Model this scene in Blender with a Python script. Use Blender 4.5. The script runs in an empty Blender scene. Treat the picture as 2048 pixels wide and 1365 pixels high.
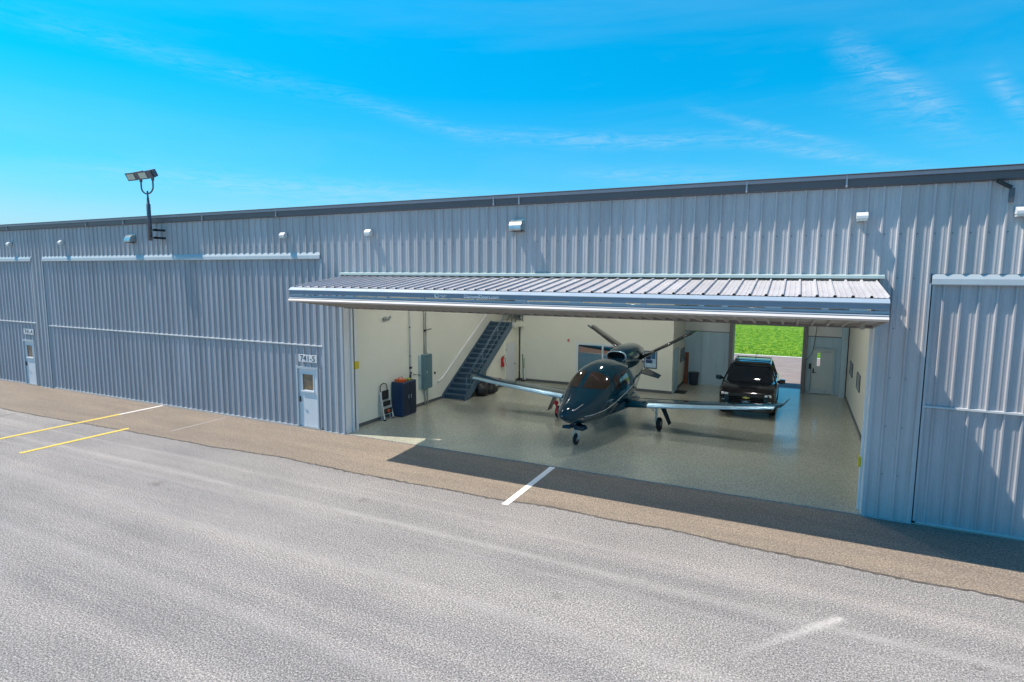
import bpy, math, random
from mathutils import Vector, Matrix, noise as mnoise
R = math.radians
random.seed(7)
scene = bpy.context.scene
col = scene.collection

# ------------------------------------------------------------------ camera
yaw, pitch, roll = 0.448985537, 0.113115922, 0.00553605695
cy_, sy_ = math.cos(yaw), math.sin(yaw); cp_, sp_ = math.cos(pitch), math.sin(pitch)
fw = Vector((-sy_*cp_, cy_*cp_, -sp_)); rt = Vector((cy_, sy_, 0)); up = rt.cross(fw)
cr_, sr_ = math.cos(roll), math.sin(roll)
rt, up = cr_*rt + sr_*up, -sr_*rt + cr_*up
cd = bpy.data.cameras.new('camera'); cam = bpy.data.objects.new('camera', cd); col.objects.link(cam)
M_ = Matrix((rt, up, -fw)).transposed().to_4x4(); M_.translation = Vector((0, -15.24428925, 5.49))
cam.matrix_world = M_
cd.sensor_width = 36.0; cd.lens = 1175.41941/2048*36.0; cd.clip_start = 0.05; cd.clip_end = 3000
scene.camera = cam

# ------------------------------------------------------------------ sun, sky, exposure
SUN = Vector((.61, .17, -1.0)).normalized()          # the way the light travels
EL = math.asin(-SUN.z); ROT = math.atan2(-SUN.x, -SUN.y)
sl = bpy.data.lights.new('sun', 'SUN'); sl.energy = 5.0; sl.angle = R(.53); sl.color = (1, .885, .755)
so = bpy.data.objects.new('sun', sl); col.objects.link(so)
so.rotation_euler = SUN.to_track_quat('-Z', 'Y').to_euler(); so.location = (-20, -10, 30)
scene.view_settings.view_transform = 'Standard'; scene.view_settings.look = 'None'
scene.view_settings.exposure = .36; scene.view_settings.gamma = 1; scene.view_settings.use_curve_mapping = False

world = bpy.data.worlds.new('World'); scene.world = world; world.use_nodes = True
nt = world.node_tree; nt.nodes.clear()
def N(nt, t, **k):
    n = nt.nodes.new(t)
    for a, b in k.items(): setattr(n, a, b)
    return n
def math_(nt, op, a, b=None, clamp=False):
    n = N(nt, 'ShaderNodeMath', operation=op, use_clamp=clamp)
    for i, v in enumerate((a, b)):
        if v is None: continue
        if isinstance(v, (int, float)): n.inputs[i].default_value = v
        else: nt.links.new(v, n.inputs[i])
    return n.outputs[0]
def ramp(nt, f, stops, interp='LINEAR'):
    n = N(nt, 'ShaderNodeValToRGB'); n.color_ramp.interpolation = interp
    e = n.color_ramp.elements
    while len(e) < len(stops): e.new(.5)
    for x, (p, c) in zip(e, stops):
        x.position = p; x.color = c if len(c) == 4 else (*c, 1)
    nt.links.new(f, n.inputs[0]); return n.outputs[0]
def mixc(nt, f, a, b, mode='MIX'):
    n = N(nt, 'ShaderNodeMix', data_type='RGBA', blend_type=mode)
    for i, v in ((0, f), (6, a), (7, b)):
        if isinstance(v, (int, float)): n.inputs[i].default_value = v
        elif isinstance(v, tuple): n.inputs[i].default_value = v if len(v) == 4 else (*v, 1)
        else: nt.links.new(v, n.inputs[i])
    return n.outputs[2]
sky = N(nt, 'ShaderNodeTexSky', sky_type='NISHITA', sun_disc=False, sun_elevation=EL, sun_rotation=ROT % (2*math.pi),
        altitude=0, air_density=1.0, dust_density=.6, ozone_density=2.2)
hs = N(nt, 'ShaderNodeHueSaturation'); hs.inputs['Saturation'].default_value = 1.5; hs.inputs['Hue'].default_value = .485
nt.links.new(sky.outputs[0], hs.inputs['Color'])
def tex(nt, vec, scale, detail=6, rough=.55, dist=0.0):
    n = N(nt, 'ShaderNodeTexNoise'); n.inputs['Scale'].default_value = scale; n.inputs['Detail'].default_value = detail
    n.inputs['Roughness'].default_value = rough; n.inputs['Distortion'].default_value = dist
    nt.links.new(vec, n.inputs['Vector']); return n.outputs[0]
tc = N(nt, 'ShaderNodeTexCoord')
sep = N(nt, 'ShaderNodeSeparateXYZ'); nt.links.new(tc.outputs['Generated'], sep.inputs[0])
az = math_(nt, 'MULTIPLY', math_(nt, 'ARCTAN2', sep.outputs[0], sep.outputs[1]), 57.2958)
el = math_(nt, 'MULTIPLY', math_(nt, 'ARCSINE', sep.outputs[2]), 57.2958)
comb = N(nt, 'ShaderNodeCombineXYZ'); nt.links.new(az, comb.inputs[0]); nt.links.new(el, comb.inputs[1])
def warp(rot, sc, loc=(0, 0, 0)):
    m = N(nt, 'ShaderNodeMapping'); m.inputs['Rotation'].default_value = (0, 0, R(rot)); m.inputs['Scale'].default_value = sc; m.inputs['Location'].default_value = loc
    nt.links.new(comb.outputs[0], m.inputs[0]); return m.outputs[0]
wob = math_(nt, 'MULTIPLY', math_(nt, 'SUBTRACT', tex(nt, warp(0, (.05, .05, 1)), 1.0, 3), .5), 5.0)
def streak(a, b, wdt, amp):
    # a cirrus band from direction a to direction b (azimuth, elevation in degrees)
    (x0, y0), (x1, y1) = a, b; L = math.hypot(x1-x0, y1-y0); ux, uy = (x1-x0)/L, (y1-y0)/L
    dx = math_(nt, 'SUBTRACT', az, x0); dy = math_(nt, 'SUBTRACT', el, y0)
    t_ = math_(nt, 'ADD', math_(nt, 'MULTIPLY', dx, ux), math_(nt, 'MULTIPLY', dy, uy))
    n_ = math_(nt, 'ADD', math_(nt, 'SUBTRACT', math_(nt, 'MULTIPLY', dy, ux), math_(nt, 'MULTIPLY', dx, uy)), math_(nt, 'MULTIPLY', wob, wdt*.22))
    across = math_(nt, 'SUBTRACT', 1.0, math_(nt, 'DIVIDE', math_(nt, 'ABSOLUTE', n_), wdt), True)
    across = math_(nt, 'MULTIPLY', math_(nt, 'POWER', across, 1.4), .5)
    tt = math_(nt, 'DIVIDE', math_(nt, 'SUBTRACT', t_, L/2), L*.62)
    along = math_(nt, 'SUBTRACT', 1.0, math_(nt, 'MULTIPLY', tt, tt), True)
    return math_(nt, 'MULTIPLY', math_(nt, 'MULTIPLY', across, along), amp)
STREAKS = [((-66, 18), (-40, 15.2), 1.5, .30), ((-41, 15.4), (-27.5, 12.4), 1.1, .42), ((-29, 13), (-4.4, 11.7), 1.2, .62), ((-6, 11.8), (9.2, 8.3), .9, .6), ((2.2, 18.4), (10, 12), 1.7, .8), ((12.0, 14.8), (14.6, 11.0), 1.1, .65), ((-62, 7.9), (-28, 7.4), 1.9, .55), ((-9, 14.4), (4, 10.3), .7, .5), ((-20, 9.6), (-3, 8.6), 1.2, .45), ((2, 15), (13, 9.5), 2.2, .3)]
cl = None
for args in STREAKS:
    q_ = streak(*args); cl = q_ if cl is None else math_(nt, 'ADD', cl, q_)
fib = ramp(nt, tex(nt, warp(-9, (.30, 2.1, 1)), 1.0, 12, .74, 1.0), [(.40, (.06, .06, .06)), (.64, (1, 1, 1))])
cl = math_(nt, 'MULTIPLY', cl, fib)
veil = math_(nt, 'MULTIPLY', ramp(nt, tex(nt, warp(-8, (.022, .16, 1), (3, 1, 0)), 1.0, 7, .6, .6), [(.46, (0, 0, 0)), (.75, (1, 1, 1))]), .08)
low = ramp(nt, math_(nt, 'DIVIDE', el, 40.0), [(0.0, (1, 1, 1)), (.10, (.62, .62, .62)), (.16, (.34, .34, .34)), (.22, (.16, .16, .16)), (.40, (0, 0, 0))])
azf = ramp(nt, math_(nt, 'DIVIDE', math_(nt, 'ADD', az, 75.0), 110.0), [(0, (1.0, 1.0, 1.0)), (.55, (.62, .62, .62)), (1, (.35, .35, .35))])
cl = math_(nt, 'ADD', math_(nt, 'ADD', cl, veil), math_(nt, 'MULTIPLY', low, azf), True)
gcol = ramp(nt, math_(nt, 'DIVIDE', el, 60.0), [(0.0, (.32, 1.0, 1.5)), (.13, (.08, 1.6, 1.95)), (.42, (.0, 2.6, 2.45)), (.8, (.0, .95, 1.5))])
grade = mixc(nt, 1.0, hs.outputs[0], gcol, 'MULTIPLY')
skyc = mixc(nt, cl, grade, (7.0, 9.0, 10.4))
bg = N(nt, 'ShaderNodeBackground'); bg.inputs[1].default_value = .070
nt.links.new(skyc, bg.inputs[0]); wo = N(nt, 'ShaderNodeOutputWorld'); nt.links.new(bg.outputs[0], wo.inputs[0])

# ------------------------------------------------------------------ materials
def mat(name, c, rough=.5, metal=0, var=0, vscale=3, bump=0, bscale=60, coat=0, spec=.5, stretch=None, emit=None, croughs=.05):
    m = bpy.data.materials.new(name); m.use_nodes = True; t = m.node_tree; b = t.nodes['Principled BSDF']
    b.inputs['Base Color'].default_value = (*c, 1); b.inputs['Roughness'].default_value = rough; b.inputs['Metallic'].default_value = metal
    b.inputs['Coat Weight'].default_value = coat; b.inputs['Coat Roughness'].default_value = croughs; b.inputs['Specular IOR Level'].default_value = spec
    if emit: b.inputs['Emission Color'].default_value = (*c, 1); b.inputs['Emission Strength'].default_value = emit
    if var or bump:
        tcn = N(t, 'ShaderNodeTexCoord'); v = tcn.outputs['Object']
        if stretch:
            mm = N(t, 'ShaderNodeMapping'); mm.inputs['Scale'].default_value = stretch; t.links.new(v, mm.inputs[0]); v = mm.outputs[0]
        if var:
            f = tex(t, v, vscale, 5, .6)
            o = mixc(t, ramp(t, f, [(.3, (0, 0, 0)), (.7, (1, 1, 1))]), tuple(x*(1-var) for x in c), tuple(min(1, x*(1+var)) for x in c))
            t.links.new(o, b.inputs['Base Color'])
            rr = math_(t, 'ADD', math_(t, 'MULTIPLY', f, .16), rough-.08); t.links.new(rr, b.inputs['Roughness'])
        if bump:
            bn = N(t, 'ShaderNodeBump'); bn.inputs['Strength'].default_value = bump; bn.inputs['Distance'].default_value = .01
            t.links.new(tex(t, v, bscale, 4), bn.inputs['Height']); t.links.new(bn.outputs[0], b.inputs['Normal'])
    return m
PAINT = mat('painted_steel', (.47, .465, .485), .55, 0, .08, 1.1, .06, 2.2, stretch=(1, 1, .25), spec=.22)
PAINTD = mat('painted_steel_door', (.42, .42, .45), .55, 0, .09, 1.3, .06, 2.2, stretch=(1, 1, .25), spec=.22)
TRIM = mat('trim_steel', (.40, .44, .48), .4, 0, .05, 1.5)
TRIML = mat('pale_trim_steel', (.44, .50, .54), .5, 0, .05, 2)
GUTT = mat('gutter_steel', (.10, .105, .125), .35, 0, .08, .7, stretch=(.4, 1, 1))
DARK = mat('dark_gap', (.02, .022, .025), .7)
SEAM = mat('seam_flashing', (.50, .52, .54), .4, 0, .05, 2)
def sheets(m, w=.9144, amp=.10):
    # each roll-formed sheet took its coat a little differently; rain marks run down it
    t = m.node_tree; b = t.nodes['Principled BSDF']; src = b.inputs['Base Color'].links[0].from_socket
    sp = N(t, 'ShaderNodeSeparateXYZ'); t.links.new(N(t, 'ShaderNodeTexCoord').outputs['Object'], sp.inputs[0])
    k = math_(t, 'FLOOR', math_(t, 'DIVIDE', sp.outputs[0], w)); wn = N(t, 'ShaderNodeTexWhiteNoise', noise_dimensions='1D'); t.links.new(k, wn.inputs['W'])
    f = math_(t, 'ADD', math_(t, 'MULTIPLY', wn.outputs[0], amp), 1-amp/2)
    mm = N(t, 'ShaderNodeMapping'); mm.inputs['Scale'].default_value = (9, 9, .35); t.links.new(N(t, 'ShaderNodeTexCoord').outputs['Object'], mm.inputs[0])
    st = ramp(t, tex(t, mm.outputs[0], 1.0, 5, .6), [(.35, (.90, .90, .89)), (.6, (1.03, 1.03, 1.03))])
    cc = N(t, 'ShaderNodeCombineColor')
    for i in range(3): t.links.new(f, cc.inputs[i])
    t.links.new(mixc(t, 1.0, mixc(t, 1.0, src, cc.outputs[0], 'MULTIPLY'), st, 'MULTIPLY'), b.inputs['Base Color'])
sheets(PAINT); sheets(PAINTD)
JAMB = mat('jamb_steel', (.72, .76, .80), .42, 0, .05, 2, stretch=(1, 1, .3))
WALLP = mat('cream_drywall', (.74, .75, .66), .8, 0, .035, .7, .03, 90)
BASEB = mat('grey_rubber_base', (.10, .11, .12), .5, 0, .05)
LINER = mat('liner_panel', (.42, .60, .70), .5, 0, .06, 1.2, stretch=(1, 1, .3))
INSUL = mat('insulation_vinyl', (.66, .70, .70), .45, 0, .05, 1.5, .9, 3.2)
CEIL = mat('ceiling_insulation', (.72, .72, .70), .7, 0, .05, .6, .5, 1.5)
WHITE = mat('white_paint', (.66, .69, .73), .4, 0, .03, 3)
WHITEP = mat('white_plastic', (.70, .71, .72), .35)
BLACKP = mat('black_plastic', (.02, .02, .022), .45)
RUBBER = mat('rubber', (.016, .016, .017), .7)
STEEL = mat('galvanised_steel', (.50, .53, .55), .35, .8, .1, 6)
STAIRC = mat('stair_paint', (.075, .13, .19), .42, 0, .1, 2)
RAILC = mat('stair_rail_paint', (.11, .19, .25), .4, 0)
GLASSD = mat('dark_glass', (.03, .028, .026), .03, 0, spec=1.0)
CHROME = mat('chrome', (.8, .82, .85), .12, 1)
LAMPM = mat('lamp_lens', (1, .97, .92), .4, emit=160)
LETTER = mat('lettering_white', (.92, .93, .94), .5)
YELLOWP = mat('sensor_yellow', (.62, .50, .03), .5)
RED = mat('red_paint', (.42, .012, .014), .3, coat=.4)

def ground_mat(name, kind):
    m = bpy.data.materials.new(name); m.use_nodes = True; t = m.node_tree; b = t.nodes['Principled BSDF']
    v = N(t, 'ShaderNodeTexCoord').outputs['Object']
    def MP(s, r=0, l=(0, 0, 0)):
        mm = N(t, 'ShaderNodeMapping'); mm.inputs['Scale'].default_value = s; mm.inputs['Rotation'].default_value = (0, 0, R(r)); mm.inputs['Location'].default_value = l
        t.links.new(v, mm.inputs[0]); return mm.outputs[0]
    if kind == 'chip':
        fine = ramp(t, tex(t, v, 34, 5, .9), [(.40, (.075, .073, .070)), (.47, (.185, .180, .173)), (.53, (.30, .292, .280)), (.60, (.60, .585, .565))])
        mid = ramp(t, tex(t, v, 6.0, 5, .7), [(.3, (.92, .92, .93)), (.7, (1.07, 1.06, 1.06))])
        big = ramp(t, tex(t, MP((.035, .8, 1), -2), 1.0, 6, .65, .3), [(.34, (.83, .83, .85)), (.5, (1, 1, 1)), (.66, (1.22, 1.19, 1.16))])
        blot = ramp(t, tex(t, MP((.35, .55, 1), 12), .9, 4, .6), [(.3, (.88, .88, .89)), (.7, (1.09, 1.08, 1.07))])
        c = mixc(t, 1.0, mixc(t, 1.0, mixc(t, 1.0, fine, mid, 'MULTIPLY'), big, 'MULTIPLY'), blot, 'MULTIPLY')
        # pale wheel tracks worn along the taxi line
        sp = N(t, 'ShaderNodeSeparateXYZ'); t.links.new(v, sp.inputs[0])
        wob = math_(t, 'MULTIPLY', tex(t, MP((.05, .02, 1)), 1.0, 2), 1.2)
        yy = math_(t, 'ADD', sp.outputs[1], wob)
        for y0, w, a in ((-3.6, .10, .3), (-4.55, .16, .55), (-5.05, .10, .3), (-6.5, .22, .4), (-8.5, .25, .3)):
            d = math_(t, 'DIVIDE', math_(t, 'ABSOLUTE', math_(t, 'SUBTRACT', yy, y0)), w)
            g = math_(t, 'MULTIPLY', math_(t, 'SUBTRACT', 1.0, d, True), a)
            g = math_(t, 'MULTIPLY', g, ramp(t, tex(t, MP((.5, 2, 1)), 1.2, 5, .6), [(.35, (.2, .2, .2)), (.65, (1, 1, 1))]))
            c = mixc(t, g, c, (.42, .40, .39))
        # an old half-worn paint smear
        ax, ay, bx, by = .98, -4.83, -.30, -6.35; L_ = math.hypot(bx-ax, by-ay); ux, uy = (bx-ax)/L_, (by-ay)/L_
        dx = math_(t, 'SUBTRACT', sp.outputs[0], ax); dy = math_(t, 'SUBTRACT', sp.outputs[1], ay)
        al = math_(t, 'ADD', math_(t, 'MULTIPLY', dx, ux), math_(t, 'MULTIPLY', dy, uy)); ac = math_(t, 'ABSOLUTE', math_(t, 'SUBTRACT', math_(t, 'MULTIPLY', dy, ux), math_(t, 'MULTIPLY', dx, uy)))
        m1 = math_(t, 'SUBTRACT', 1.0, math_(t, 'DIVIDE', ac, .13), True)
        m2 = math_(t, 'MULTIPLY', math_(t, 'MULTIPLY', al, 12.0, True), math_(t, 'SUBTRACT', 1.0, math_(t, 'DIVIDE', al, L_*1.3), True))
        m2 = math_(t, 'MULTIPLY', math_(t, 'MULTIPLY', m1, m2), ramp(t, tex(t, v, 9, 5, .7), [(.3, (.3, .3, .3)), (.6, (1, 1, 1))]))
        c = mixc(t, math_(t, 'MINIMUM', math_(t, 'MULTIPLY', m2, .75), .5), c, (.66, .63, .60))
        for ox, oy, orr in ((-9.2, -4.4, .22), (-3.4, -6.3, .16), (-14.8, -5.9, .3), (2.6, -5.4, .12), (-6.8, -8.3, .14)):
            oo = math_(t, 'ADD', math_(t, 'POWER', math_(t, 'DIVIDE', math_(t, 'SUBTRACT', sp.outputs[0], ox), orr), 2.0), math_(t, 'POWER', math_(t, 'DIVIDE', math_(t, 'SUBTRACT', sp.outputs[1], oy), orr*.7), 2.0))
            om = math_(t, 'MULTIPLY', math_(t, 'SUBTRACT', 1.0, oo, True), ramp(t, tex(t, v, 5, 5, .7), [(.35, (0, 0, 0)), (.6, (1, 1, 1))]))
            c = mixc(t, math_(t, 'MULTIPLY', om, .45), c, (.07, .065, .06))
        rust = ramp(t, tex(t, MP((1, 1, 1), 0, (9, 4, 0)), .8, 6, .75), [(.76, (0, 0, 0)), (.80, (1, 1, 1))])
        c = mixc(t, math_(t, 'MULTIPLY', rust, .35), c, (.30, .13, .08))
        bs, bd = .35, 40
    elif kind == 'strip':
        fine = ramp(t, tex(t, v, 30, 4, .85), [(.34, (.09, .076, .062)), (.5, (.215, .182, .150)), (.66, (.42, .36, .30))])
        big = ramp(t, tex(t, MP((.2, 1.3, 1)), 1.2, 6, .65), [(.3, (.88, .86, .85)), (.52, (1.03, 1.02, 1.0)), (.7, (1.2, 1.17, 1.10))])
        c = mixc(t, 1.0, fine, big, 'MULTIPLY')
        sp = N(t, 'ShaderNodeTexVoronoi'); sp.inputs['Scale'].default_value = 9; t.links.new(v, sp.inputs['Vector'])
        c = mixc(t, ramp(t, sp.outputs['Distance'], [(0.04, (.8, .8, .8)), (.10, (0, 0, 0))]), c, (.40, .33, .26))
        bs, bd = .5, 40
    elif kind == 'epoxy':
        fine = ramp(t, tex(t, v, 26, 4, .85), [(.36, (.24, .255, .215)), (.5, (.40, .41, .34)), (.64, (.62, .62, .51))])
        big = ramp(t, tex(t, v, .35, 4, .5), [(.3, (.92, .92, .92)), (.7, (1.06, 1.05, 1.03))])
        c = mixc(t, 1.0, fine, big, 'MULTIPLY'); bs, bd = .0, 1.3
    elif kind == 'concrete':
        c = ramp(t, tex(t, MP((.3, .6, 1)), 2.5, 8, .7), [(.3, (.21, .18, .17)), (.7, (.31, .275, .26))]); bs, bd = .2, 30
    elif kind == 'grass':
        c = ramp(t, tex(t, MP((1, .5, 1)), 2.6, 9, .75), [(.36, (.025, .11, .0)), (.5, (.095, .25, .002)), (.64, (.30, .42, .03))]); bs, bd = .9, 14
    elif kind == 'field':
        c = ramp(t, tex(t, v, .02, 9, .7), [(.3, (.05, .10, .02)), (.6, (.10, .15, .035)), (.8, (.20, .18, .09))]); bs, bd = .2, 3
    t.links.new(c, b.inputs['Base Color'])
    b.inputs['Roughness'].default_value = {'epoxy': .20}.get(kind, .88)
    b.inputs['Specular IOR Level'].default_value = .5 if kind == 'epoxy' else .3
    if kind == 'epoxy':
        t.links.new(ramp(t, tex(t, v, 1.2, 5, .6), [(.3, (.14, .14, .14)), (.7, (.19, .19, .19))]), b.inputs['Roughness'])
    bn = N(t, 'ShaderNodeBump'); bn.inputs['Strength'].default_value = bs; bn.inputs['Distance'].default_value = .012
    t.links.new(tex(t, v, bd, 3, .6), bn.inputs['Height']); t.links.new(bn.outputs[0], b.inputs['Normal'])
    return m

# ------------------------------------------------------------------ mesh helpers
class MB:
    def __init__(s): s.v = []; s.f = []; s.sm = []
    def add(s, vs, fs, smooth=False):
        o = len(s.v); s.v += [Vector(x) for x in vs]; s.f += [tuple(i+o for i in f) for f in fs]; s.sm += [smooth]*len(fs); return s
    def box(s, a, b, bev=0):
        x0, y0, z0 = [min(p, q) for p, q in zip(a, b)]; x1, y1, z1 = [max(p, q) for p, q in zip(a, b)]
        if bev <= 0:
            return s.add([(x0,y0,z0),(x1,y0,z0),(x1,y1,z0),(x0,y1,z0),(x0,y0,z1),(x1,y0,z1),(x1,y1,z1),(x0,y1,z1)],
                  [(0,3,2,1),(4,5,6,7),(0,1,5,4),(1,2,6,5),(2,3,7,6),(3,0,4,7)])
        h = min(bev, (x1-x0)*.45, (y1-y0)*.45, (z1-z0)*.45)
        rings = []
        for z, i in ((z0, h), (z0+h, 0), (z1-h, 0), (z1, h)):
            j = h
            rings.append([(x0+i+j*(1), y0+i, z), (x1-i-j, y0+i, z), (x1-i, y0+i+j, z), (x1-i, y1-i-j, z), (x1-i-j, y1-i, z), (x0+i+j, y1-i, z), (x0+i, y1-i-j, z), (x0+i, y0+i+j, z)])
        return s.loft(rings)
    def loft(s, rings, cap=True, closed=True, smooth=False):
        n = len(rings[0]); o = len(s.v); s.v += [Vector(p) for r in rings for p in r]
        for i in range(len(rings)-1):
            for j in range(n if closed else n-1):
                k = (j+1) % n
                s.f.append((o+i*n+j, o+i*n+k, o+(i+1)*n+k, o+(i+1)*n+j)); s.sm.append(smooth)
        if cap and closed:
            s.f.append(tuple(o+j for j in reversed(range(n)))); s.sm.append(False)
            s.f.append(tuple(o+(len(rings)-1)*n+j for j in range(n))); s.sm.append(False)
        return s
    def prism(s, poly, ax, a, b):           # polygon in the two other axes, extruded along ax
        def P(p, t):
            return {'x': (t, p[0], p[1]), 'y': (p[0], t, p[1]), 'z': (p[0], p[1], t)}[ax]
        return s.loft([[P(p, a) for p in poly], [P(p, b) for p in poly]])
    def tube(s, pts, r, n=8, cap=True, smooth=True):
        pts = [Vector(p) for p in pts]; rs = r if isinstance(r, (list, tuple)) else [r]*len(pts); rings = []
        prev = None
        for i, p in enumerate(pts):
            d = (pts[min(i+1, len(pts)-1)] - pts[max(i-1, 0)]).normalized()
            a = prev if prev and abs(prev.dot(d)) < .9 else (Vector((0, 0, 1)) if abs(d.z) < .9 else Vector((1, 0, 0)))
            u = (a - d*a.dot(d)).normalized(); w = d.cross(u); prev = u
            rings.append([p + (u*math.cos(2*math.pi*k/n) + w*math.sin(2*math.pi*k/n))*rs[i] for k in range(n)])
        return s.loft(rings, cap, True, smooth)
    def bar(s, a, b, w, h=None, up=(0, 0, 1)):
        a = Vector(a); b = Vector(b); h = h or w; d = (b-a).normalized(); u = Vector(up)
        if abs(u.dot(d)) > .95: u = Vector((0, 1, 0))
        x = d.cross(u).normalized(); y = x.cross(d)
        q = [x*w/2+y*h/2, -x*w/2+y*h/2, -x*w/2-y*h/2, x*w/2-y*h/2]
        return s.loft([[a+p for p in q], [b+p for p in q]])
    def lathe(s, prof, c=(0, 0, 0), ax='z', n=24, smooth=True):
        rings = []
        for r, t in prof:
            ring = []
            for k in range(n):
                a = 2*math.pi*k/n; p = (r*math.cos(a), r*math.sin(a), t)
                if ax == 'y': p = (p[0], p[2], p[1])
                if ax == 'x': p = (p[2], p[0], p[1])
                ring.append(Vector(c)+Vector(p))
            rings.append(ring)
        return s.loft(rings, True, True, smooth)
    def corr(s, O, U, L, Nn, width, phase=0, sp=.3048, h=.040, minor=True, sgn=1):
        O, U, L, Nn = Vector(O), Vector(U).normalized(), Vector(L), Vector(Nn).normalized()
        prof = []
        k0 = int(math.floor(-phase/sp))-1
        for k in range(k0, int(width/sp)+k0+4):
            c = phase + k*sp
            prof += [(c-.034, 0), (c-.015, h), (c+.015, h), (c+.034, 0)]
            if minor:
                for q in (.102, .203): prof += [(c+q-.02, 0), (c+q-.008, .005), (c+q+.008, .005), (c+q+.02, 0)]
        out = []
        def lerp(a, b, u): return (u, a[1]+(b[1]-a[1])*(u-a[0])/(b[0]-a[0]))
        for a, b in zip(prof, prof[1:]):
            if a[0] < 0 < b[0]: out.append(lerp(a, b, 0))
            if 0 <= a[0] <= width: out.append(a)
            if a[0] < width < b[0]: out.append(lerp(a, b, width))
        vs = [O + U*u + Nn*hh for u, hh in out] + [O + U*u + Nn*hh + L for u, hh in out]; n = len(out)
        return s.add(vs, [(i, i+1, n+i+1, n+i) for i in range(n-1)])
    def build(s, name, m, parent=None, loc=None, weld=False):
        me = bpy.data.meshes.new(name); off = Vector((0, 0, 0))
        if parent is not None:
            p = parent
            while p is not None: off += p.location; p = p.parent
        elif loc is not None: off = Vector(loc)
        if parent is not None and parent.get('local'): off = Vector((0, 0, 0))
        me.from_pydata([tuple(v-off) for v in s.v], [], s.f); me.materials.append(m)
        for p, k in zip(me.polygons, s.sm): p.use_smooth = k
        me.update()
        import bmesh
        bm = bmesh.new(); bm.from_mesh(me); bmesh.ops.recalc_face_normals(bm, faces=bm.faces); bm.to_mesh(me); bm.free()
        o = bpy.data.objects.new(name, me); col.objects.link(o)
        if parent is not None:
            o.parent = parent
            if parent.get('local'): o['local'] = 1
        elif loc is not None: o.location = loc
        return o
def thing(name, label, cat, loc=(0, 0, 0), rz=0, group=None, local=False):
    o = bpy.data.objects.new(name, None); col.objects.link(o); o.location = loc; o.rotation_euler = (0, 0, rz); o.empty_display_size = .3
    o['label'] = label; o['category'] = cat
    if group: o['group'] = group
    if local: o['local'] = 1
    return o
def tag(o, label, cat, group=None):
    o['label'] = label; o['category'] = cat
    if group: o['group'] = group
    return o
def struct(o): o['kind'] = 'structure'; return o
def bevel(o, w=.008, seg=2):
    b = o.modifiers.new('bevel', 'BEVEL'); b.width = w; b.segments = seg; b.limit_method = 'ANGLE'; b.angle_limit = R(40); return o
def text(s, size, pos, rot, m, name, parent=None, extrude=.003, align='CENTER', sx=1.0):
    cu = bpy.data.curves.new('t', 'FONT'); cu.body = s; cu.size = size; cu.extrude = extrude; cu.align_x = align; cu.align_y = 'CENTER'
    to = bpy.data.objects.new('t', cu); me = bpy.data.meshes.new_from_object(to)
    mx = Matrix.Translation(Vector(pos)) @ rot.to_4x4() @ Matrix.Diagonal((sx, 1, 1, 1))
    off = Vector((0, 0, 0)); p = parent
    if parent is not None and not parent.get('local'):
        while p is not None: off += p.location; p = p.parent
    me.transform(Matrix.Translation(-off) @ mx); me.materials.clear(); me.materials.append(m); me.name = name
    o = bpy.data.objects.new(name, me); col.objects.link(o)
    if parent is not None: o.parent = parent
    bpy.data.objects.remove(to); bpy.data.curves.remove(cu); return o
FRONT = Matrix.Rotation(R(90), 3, 'X')            # text upright on a face that looks toward -y

# ------------------------------------------------------------------ ground
def sheet(name, x0, x1, y0, y1, z, m, nx=1, ny=1, edge=None):
    b = MB(); vs = []; fs = []
    for i in range(nx+1):
        for j in range(ny+1):
            x = x0+(x1-x0)*i/nx; y = y0+(y1-y0)*j/ny
            if edge and j == 0: y += edge(x)
            vs.append((x, y, z))
    for i in range(nx):
        for j in range(ny):
            a = i*(ny+1)+j; fs.append((a, a+ny+1, a+ny+2, a+1))
    return b.add(vs, fs).build(name, m)
struct(sheet('field', -1500, 1500, -1500, 1500, -.03, ground_mat('field', 'field')))
struct(sheet('tarmac', -140, 120, -62, .25, 0, ground_mat('chip_seal', 'chip')))
STRIPM = ground_mat('asphalt_strip', 'strip')
def eg(x):
    k = 0 if x > -14 else min(1, (-14-x)/8)
    return .10*mnoise.noise(Vector((x*.7, 3, 0))) + .045*mnoise.noise(Vector((x*6, 1, 0))) + .02*mnoise.noise(Vector((x*23, 1, 0))) - .25*k + .22*mnoise.noise(Vector((x*.13, 8, 0)))
struct(sheet('asphalt_strip', -60, 30, -2.86, .3, .005, STRIPM, 1500, 1, eg))
struct(sheet('pavement_seam', -60, 30, -2.93, -2.5, .003, mat('seam_tar', (.085, .078, .07), .8, 0, .4, 5), 1500, 1, lambda x: eg(x)*1.0+.05*mnoise.noise(Vector((x*9, 5, 0)))+.03*mnoise.noise(Vector((x*.9, 6, 0)))))
struct(sheet('rear_pavement', -60, 60, 15.9, 28.0, .004, ground_mat('concrete', 'concrete')))
struct(sheet('grass_field', -120, 120, 28.15, 160, .01, ground_mat('grass_ground', 'grass')))
kb = MB().box((-60, 27.9, 0), (60, 28.15, .09)).build('kerb', mat('kerb_concrete', (.72, .70, .68), .8, 0, .1, 3)); struct(kb)
struct(sheet('hangar_floor', -13.95, 2.3, .0, 16.1, .03, ground_mat('epoxy_floor', 'epoxy')))
EDGE = mat('slab_edge', (.42, .38, .34), .8, 0, .15, 5)
struct(MB().box((-60, -.02, -.05), (30, .24, .024)).build('slab_edge', EDGE))
def marking_mat(name, c, wear):
    m = mat(name, c, .7); t = m.node_tree; b = t.nodes['Principled BSDF']; v = N(t, 'ShaderNodeTexCoord').outputs['Object']
    f = ramp(t, tex(t, v, 30, 4, .75), [(wear-.06, (.30, .29, .28)), (wear+.02, c)]); t.links.new(f, b.inputs['Base Color']); return m
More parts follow.
